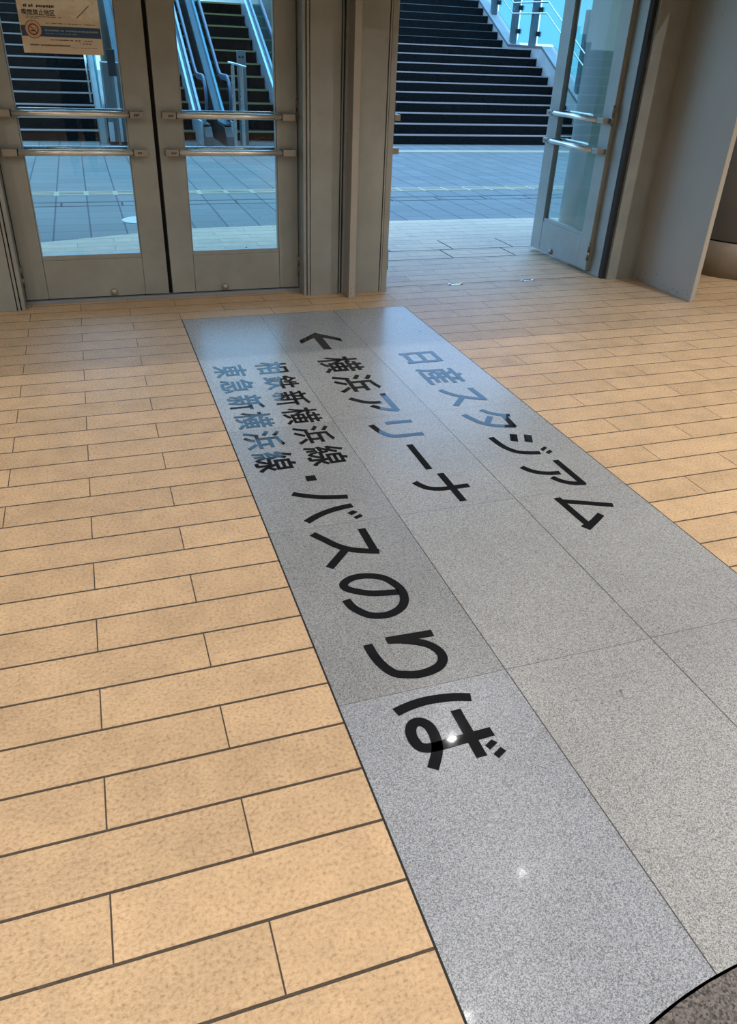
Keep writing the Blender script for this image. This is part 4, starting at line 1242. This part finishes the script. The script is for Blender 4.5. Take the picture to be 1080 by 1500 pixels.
# ================================================================ PERSON (seen only as a reflection in the door glass)
def person():
    root = thing('person', 'person in dark clothes holding a phone, dim reflection in the poster door', 'person', (-0.30, -3.50, 0), 0)
    V = [  # x, y, z, rx, ry  (working units, facing +y)
        (0, 0, 0.60, 0.105, 0.075), (0, 0.005, 0.70, 0.098, 0.07), (0, 0.005, 0.83, 0.115, 0.075), (0, 0, 0.93, 0.105, 0.065), (0, 0.005, 0.985, 0.042, 0.042), (0, 0.015, 1.03, 0.045, 0.05), (0, 0.02, 1.09, 0.058, 0.07), (0, 0.015, 1.14, 0.045, 0.055)]
    E = [(0, 1), (1, 2), (2, 3), (3, 4), (4, 5), (5, 6), (6, 7)]
    for s in (-1, 1):
        i = len(V)
        V += [(s * 0.062, 0, 0.55, 0.068, 0.068), (s * 0.07, 0.005, 0.32, 0.05, 0.05), (s * 0.072, -0.005, 0.17, 0.043, 0.043), (s * 0.075, -0.01, 0.045, 0.03, 0.03), (s * 0.08, 0.06, 0.025, 0.032, 0.025), (s * 0.084, 0.115, 0.02, 0.026, 0.018)]
        E += [(0, i), (i, i + 1), (i + 1, i + 2), (i + 2, i + 3), (i + 3, i + 4), (i + 4, i + 5)]
        i = len(V)
        V += [(s * 0.125, 0, 0.915, 0.045, 0.045), (s * 0.16, 0.03, 0.76, 0.034, 0.034), (s * 0.080, 0.165, 0.90, 0.026, 0.026), (s * 0.060, 0.198, 0.96, 0.022, 0.015)]
        E += [(3, i), (i, i + 1), (i + 1, i + 2), (i + 2, i + 3)]
        h = i + 3
        for f in range(4):   # fingers curl around the phone
            i = len(V)
            z = 0.950 + 0.014 * f
            V += [(s * 0.052, 0.213, z, 0.0062, 0.0062), (s * 0.047, 0.229, z + 0.002, 0.0058, 0.0058), (s * (0.034 - 0.002 * f), 0.232, z + 0.003, 0.005, 0.005)]
            E += [(h, i), (i, i + 1), (i + 1, i + 2)]
        i = len(V)
        V += [(s * 0.046, 0.193, 0.988, 0.0068, 0.0068), (s * 0.033, 0.196, 1.008, 0.0058, 0.0058)]
        E += [(h, i), (i, i + 1)]
    me = bpy.data.meshes.new('body')
    me.from_pydata([(x * S, y * S, z * S) for x, y, z, _, _ in V], E, [])
    o = bpy.data.objects.new('body', me)
    COL.objects.link(o)
    o.parent = root
    sk = o.modifiers.new('skin', 'SKIN')
    sk.use_smooth_shade = True
    lay = me.skin_vertices[0].data if me.skin_vertices else None
    if lay is None:
        bpy.context.view_layer.objects.active = o
        bpy.ops.mesh.customdata_skin_add()
        lay = me.skin_vertices[0].data
    for d, (_, _, _, rx, ry) in zip(lay, V):
        d.radius = (rx * S, ry * S)
    lay[0].use_root = True
    sub = o.modifiers.new('smooth', 'SUBSURF')
    sub.levels = sub.render_levels = 2
    # clothing colours by height and reach
    nt = NT('person skin and dark clothes')
    co, x, y, z = nt.coords()
    skin = nt.math('MAXIMUM', nt.math('GREATER_THAN', z, 0.985 * S), nt.math('GREATER_THAN', y, 0.155 * S))
    col = nt.mix(nt.math('GREATER_THAN', z, 0.60 * S), (0.010, 0.012, 0.020, 1), (0.022, 0.024, 0.030, 1))
    col = nt.mix(skin, col, (0.45, 0.28, 0.20, 1))
    col = nt.mix(nt.math('LESS_THAN', z, 0.045 * S), col, (0.02, 0.02, 0.02, 1))
    me.materials.append(nt.set(col, 0.8, 0.0, 0.2))
    hair = MB()
    hair.ball((0, 0.002, 1.125), 0.062, (1.0, 1.12, 0.95), 20)
    hair.build('hair', M['dark'], root)
    sk_m = mat_plain('skin', (0.45, 0.28, 0.20), 0.6)
    MB().ball((0, 0.088, 1.075), 0.011, (0.7, 1.0, 1.2), 10).build('nose', sk_m, root)
    MB().box(-0.018, 0.018, 0.074, 0.083, 1.048, 1.052).build('mouth', M['dark'], root, 0.001)
    for s in (-1, 1):
        MB().ball((s * 0.06, 0.02, 1.085), 0.013, (0.45, 0.8, 1.2), 10).build('ear', sk_m, root)
        MB().ball((s * 0.024, 0.079, 1.093), 0.008, (1.2, 0.6, 0.7), 10).build('eye', M['dark'], root)
    return root


person()
ph = thing('phone', 'dark phone held up in both hands by the person', 'phone', (-0.30, -3.280, 0.965))
MB().box(-0.044, 0.044, -0.0025, 0.0025, -0.02, 0.035).build('case', M['dark'], ph, 0.002)
